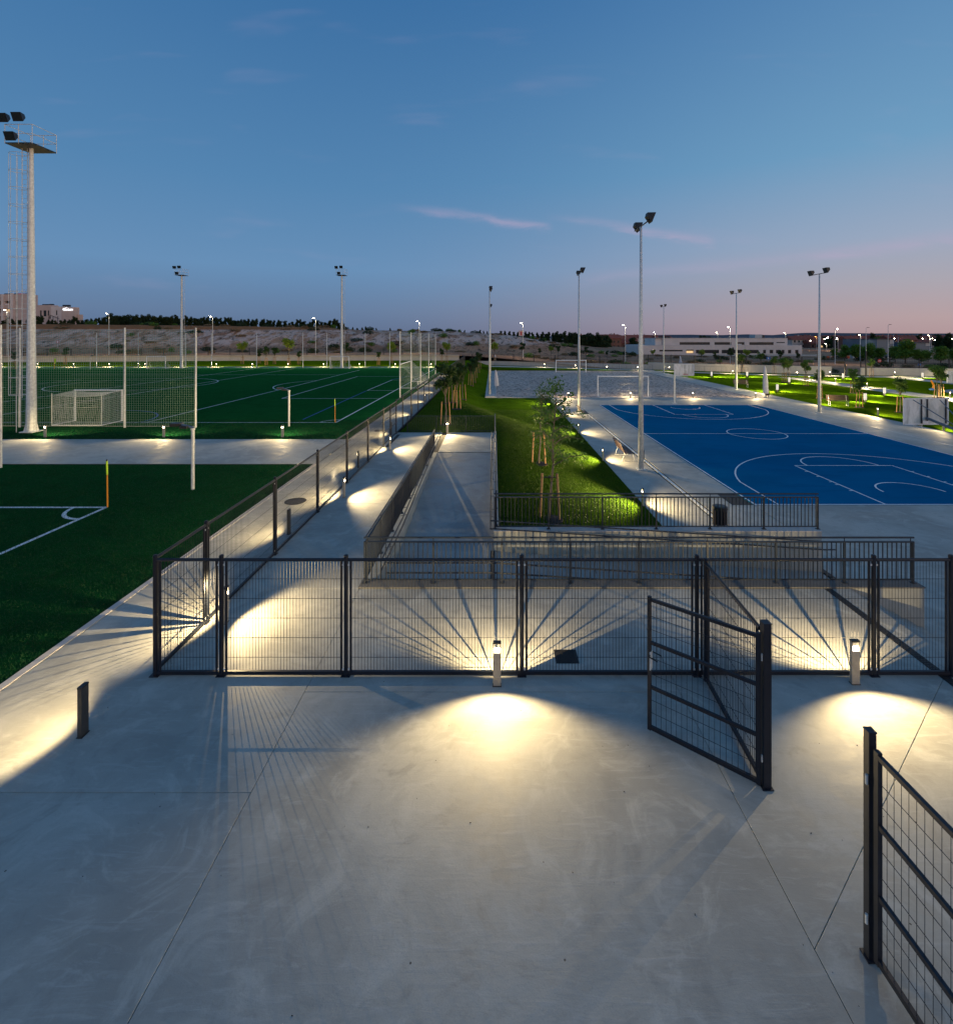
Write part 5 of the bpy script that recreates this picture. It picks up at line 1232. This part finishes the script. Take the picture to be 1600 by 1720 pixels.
# ------------------------------------------------------------------ street lamps
def slamp(x, y, z, top, label, group, lit=True, mat='street', arm=-.5, energy=900, r=.07):
    t = thing('street_lamp', label, 'street lamp', (x, y, z), 0, group); h = top-z
    MB().tube((0, 0, 0), (0, 0, h-.12), r, 8, r*.6).build('pole', M['galv'], t); MB().tube((0, 0, h-.12), (arm*.8, 0, h-.02), .035, 6).build('arm', M['galv'], t)
    MB().box(min(arm*1.6, arm*.6), max(arm*1.6, arm*.6), -.14, .14, h-.03, h+.07).build('lantern', M['darkg'], t)
    if lit:
        MB().lathe([(.06, -.10), (.17, -.05), (.18, 0), (.12, .01)], 10, (arm*1.1, -.0, h-.03)).build('lamp_glass', M[mat], t)
        if energy:
            l = bpy.data.lights.new('street_light', 'SPOT'); l.energy = energy; l.color = (1, .84, .6) if mat == 'street' else (1, .45, .12); l.spot_size = math.radians(150); l.spot_blend = .5; l.shadow_soft_size = .15
            o = bpy.data.objects.new('street_light', l); C.objects.link(o); o.parent = t; o.location = (arm*1.1, 0, h-.22)
LG = 'lit street lamps along the road behind the wall'
for i, (px, pt, pb) in enumerate([(12, 520, 592), (183, 526, 594), (357, 531, 596.5), (530, 534, 600), (704, 539, 603), (878, 542, 606), (1050, 545.5, 612), (1226, 549, 613), (1402, 552, 617)]):
    y = 9.2*F/(pb-pt); x = (px-CX)*y/F; wy = interp(x, WALL)
    if y < wy+1.2: y = wy+1.5; x = (px-CX)*y/F
    slamp(x, y, ground_z(x, y)-.2, EYE-(pt-CY)*y/F, 'tall lit street lamp on the road behind the wall, %s from the left' % nth(i+1), LG, arm=-.45 if i != 8 else .5)
for i, (px, pt, m_, Y) in enumerate([(1100, 558, 'street', 200), (1205, 558, 'street', 215), (1319, 558.5, 'street', 215), (1371, 565, 'sodium', 240), (1445, 562, 'street', 210), (1407, 567, 'street', 260), (1561, 563, 'street', 190), (1388, 577, 'street', 230)]):
    slamp((px-CX)*Y/F, Y, -1.6, EYE-(pt-CY)*Y/F, 'small lit lamp among the houses and school, %s from the left' % nth(i+1), 'distant lit street lamps', mat=m_, energy=500)
for i, (px, pt, Y) in enumerate([(1454, 550, 120), (1491, 545, 118), (1500, 561.5, 150), (1508, 566, 160), (1563, 563.5, 140), (1444, 564, 130)]):
    slamp((px-CX)*Y/F, Y, -1.4, EYE-(pt-CY)*Y/F, 'unlit street lamp near the leafy street trees, %s in order' % nth(i+1), 'unlit street lamps at the right', lit=False, arm=.45)
# little points of light in the town
ME_pt = MB().lathe([(.12, -.12), (.2, 0), (.12, .12)], 8).mesh('lamp_globe', M['street']); R = random.Random(4)
for i in range(26):
    px = R.uniform(1345, 1600); Y = R.uniform(215, 420); py = R.uniform(566, 574); x = (px-CX)*Y/F; zz = EYE-(py-CY)*Y/F
    t = thing('garden_lamp', 'tiny lit lamp post among the distant houses, %s of them' % nth(i+1), 'lamp post', (x, Y, -1.6), 0, 'tiny lamps among the houses'); inst('lamp_globe', ME_pt, t, (0, 0, max(2, zz+1.6))); MB().tube((0, 0, 0), (0, 0, max(2, zz+1.6)-.1), .06, 5).build('post', M['darkg'], t)

# ------------------------------------------------------------------ signs and small things
def sign(px, py, pb, zg, kind, label, s=.35):
    Y = F*(EYE-zg)/(pb-CY); x = (px-CX)*Y/F; wy = interp(x, WALL); Y = max(Y, wy+1.3); x = (px-CX)*Y/F; zt = EYE-(py-CY)*Y/F; z = ground_z(x, Y)
    t = thing('road_sign', label, 'road sign', (x, Y, z)); MB().tube((0, 0, 0), (0, 0, zt-z), .03, 6).build('post', M['galv'], t)
    if kind == 'blue':
        MB().box(-s*1.3, s*1.3, -.04, -.02, zt-z-s*.9, zt-z+s*.9).build('plate', M['blue'], t); MB().tube((0, -.045, zt-z), (0, -.043, zt-z), s*.4, 12).build('symbol', M['white'], t)
    else:
        MB().tube((0, -.04, zt-z), (0, -.02, zt-z), s, 20).build('plate', M['red'] , t)
        if kind == 'noentry': MB().box(-s*.7, s*.7, -.05, -.042, zt-z-s*.17, zt-z+s*.17).build('bar', M['white'], t)
        else: MB().tube((0, -.05, zt-z), (0, -.042, zt-z), s*.68, 20).build('disc', M['white'], t)
sign(97, 574, 592, 1.3, 'limit', 'round red-bordered sign behind the wall at the left'); sign(1290, 601.5, 613, -1.1, 'blue', 'blue square road sign behind the low wall'); sign(1476.5, 606, 614, -1.2, 'noentry', 'red no-entry sign near the street trees', .42); sign(1543.5, 612, 620, -1.2, 'blue', 'small blue sign behind the right-hand wall', .25)
# hoarding on the scrub behind the sand
x, y = (875-CX)*150/F, 150.; zb = ground_z(x, y); t = thing('billboard', 'small pinkish hoarding on legs in the scrub behind the sand', 'billboard', (x, y, zb))
z1, z2 = EYE-(564-CY)*y/F-zb, EYE-(555-CY)*y/F-zb
MB().box(-.72, .72, 0, .06, z1, z2).build('board', pmat('hoarding_print', (.62,.42,.38), .6), t); MB().box(-.18, .2, -.012, -.002, z1+.2, z2-.35).build('printed_figure', M['red'], t); MB().prism([(-.72, 0), (.72, 0), (.72, .06), (-.72, .06)], z2, z2+.04).build('top_edge', M['white'], t)
for s in (-.5, 0, .5): MB().tube((s, .1, -.5), (s, .1, z1+.3), .05, 5).build('leg', M['galv'], t)
# recycling containers
for i, (px, m_, w) in enumerate([(1432.5, 'palew', 'pale'), (1436, 'orange', 'orange'), (1440.5, 'blue', 'blue'), (1446, 'steelb', 'dark green')]):
    Y = 150; x = (px-CX)*Y/F; t = thing('recycling_container', w+' recycling container under the street trees', 'container', (x, Y, ground_z(x, Y)-.1), 0, 'recycling containers')
    MB().prism([(-.5, -.5), (.5, -.5), (.5, .5), (-.5, .5)], .1, 1.45, .08).build('body', M[m_], t); MB().box(-.44, .44, -.44, .44, 1.45, 1.6).build('lid', M[m_], t)
    for s in (-.35, .35): MB().tube((s-.05, -.4, .06), (s+.05, -.4, .06), .08, 8).build('wheel', M['black'], t)
# parked cars
def car(px, Y, m, label):
    x = (px-CX)*Y/F; t = thing('parked_car', label, 'car', (x, Y, ground_z(x, Y)), 0, 'parked cars by the street trees')
    b = MB(); S = [(-2.1, .35), (-2.05, .8), (-1.2, .95), (-.6, 1.42), (.9, 1.42), (1.5, .95), (2.1, .85), (2.12, .35)]
    for s in (-.85, .85): b.v += [(a, s*(1 if z < 1 else .85), z) for a, z in S]
    n = len(S); b.f = [tuple(range(n)), tuple(reversed(range(n, 2*n)))]+[(i, n+i, n+(i+1) % n, (i+1) % n) for i in range(n)]
    b.build('body', M[m], t); MB().box(-.75, 1.0, -.87, .87, 1.0, 1.32).build('side_windows', M['glassd'], t)
    for a in (-1.3, 1.3):
        for s in (-.8, .8):
            MB().tube((a, s-.1, .32), (a, s+.1, .32), .32, 14).build('wheel', M['black'], t)
car(1498, 152, 'darkg', 'dark parked car under the big street tree'); car(1512, 150, 'red', 'dark red parked car right of the big tree trunk'); car(1454, 160, 'palew', 'pale parked car beside the recycling containers')
# traffic barriers by the roadworks
for i in range(8):
    Y = 150; x = (1384+i*5.6-CX)*Y/F; t = thing('road_barrier', 'red and white road barrier by the kerb, %s from the left' % nth(i+1), 'barrier', (x, Y, ground_z(x, Y)), 0, 'road barriers by the kerb'); MB().prism([(-.45, -.2), (.45, -.2), (.45, .2), (-.45, .2)], 0, .75, .05).build('block', M['red' if i % 2 else 'palew'], t); MB().box(-.4, .4, -.215, -.2, .45, .6).build('stripe', M['orange'], t)
# spring rider on the play surface
x, y = at(1565, 655); t = thing('spring_rider', 'orange play rider with a blue foot on the play surface', 'playground ride', (x, y, LOW))
MB().path([(.1, 0, .2), (.2, 0, .55), (.05, 0, .9), (-.15, 0, 1.15)], .10, 8).build('body', M['orange'], t); MB().lathe([(.3, 0), (.3, .12), (.1, .22)], 12).build('foot', M['blue'], t)
x, y = at(1597, 643); t = thing('small_goal', 'white framed panel goal beyond the play surface at the right edge', 'goal', (x, y, LOW))
MB().box(-.5, 1.6, 0, .05, 0, 1.55).build('panel', M['board'], t); MB().box(-.58, -.5, -.03, .08, 0, 1.6).box(-.5, 1.6, -.03, .08, 1.52, 1.6).build('frame', M['white'], t)
# park lighting column beside the wall gap
for px, pt, pb, w in ((1454, 590, 632, 'dark gate post at the gap in the low wall, right side'), (1419, 612, 631, 'dark gate post at the gap in the low wall, left side')):
    x, y = at(px, pb); t = thing('gate_post', w, 'gate post', (x, y, LOW)); MB().box(-.09, .09, -.09, .09, 0, (pb-pt)*y/F).build('post', M['dark'], t); MB().box(-.11, .11, -.11, .11, (pb-pt)*y/F, (pb-pt)*y/F+.03).build('cap', M['dark'], t)

# ------------------------------------------------------------------ grass pile and grit
def blades(name, m, n, fx, h, w, seed, parent, label=None):
    R = random.Random(seed); v = []; f = []; k = 0
    for _ in range(n):
        x, y, z = fx(R); a = R.uniform(0, 6.28); c, s = math.cos(a)*w, math.sin(a)*w; hh = h*R.uniform(.5, 1.3); lx, ly = R.gauss(0, .45)*hh, R.gauss(0, .45)*hh
        v += [(x-c, y-s, z), (x+c, y+s, z), (x+lx, y+ly, z+hh)]; f.append((k, k+1, k+2)); k += 3
    me = bpy.data.meshes.new(name); me.from_pydata(v, [], f); me.materials.append(m); o = inst(name, me); return tag(o, label, 'grass', None, 'stuff')
def flawn(R):
    while True:
        y = 13.9+R.random()**1.5*22; x = R.uniform(.16, 5.74)
        return x, y, lawn_z(x, y)
def fturf(R):
    t_ = R.random()**1.6; x = -7.62-t_*12; y = R.uniform(6.5, 20.7); return x, y, -.021
def fturf2(R): return R.uniform(-34, -7.62), 25.82+R.random()**1.5*6, -.021
def flawn2(R):
    y = 27.8+R.random()**1.4*16; x = R.uniform(-5.25, 5.7); return x, y, lawn_z(x, y)
M['blade'] = leafmat('grass_blades', (.032,.076,.004), (.080,.150,.009)); M['bladet'] = leafmat('turf_fibres', (.003,.032,.010), (.008,.095,.025))
blades('grass', M['blade'], 110000, flawn, .055, .007, 1, None, 'mown grass of the lawn beside the lower ramp')
blades('grass', M['blade'], 60000, flawn2, .06, .010, 2, None, 'mown grass of the lawn beyond the ramp landing')
blades('turf_pile', M['bladet'], 110000, fturf, .034, .007, 3, None, 'artificial turf pile of the near pitch beside the kerb')
blades('turf_pile', M['bladet'], 60000, fturf2, .045, .010, 4, None, 'grass strip between the cross path and the pitch')
R = random.Random(8); mb = MB()
for _ in range(110):
    x = R.uniform(-7.3, 7.1); y = R.uniform(2.6, 10.3); r = R.uniform(.002, .006); a = R.uniform(0, 6.28); mb.tube((x, y, .0), (x+math.cos(a)*r*2.5, y+math.sin(a)*r*2.5, r*.5), r*.6, 4)
tag(mb.build('grit', M['soil']), 'scattered grit and leaf scraps on the terrace', 'grit', None, 'stuff')
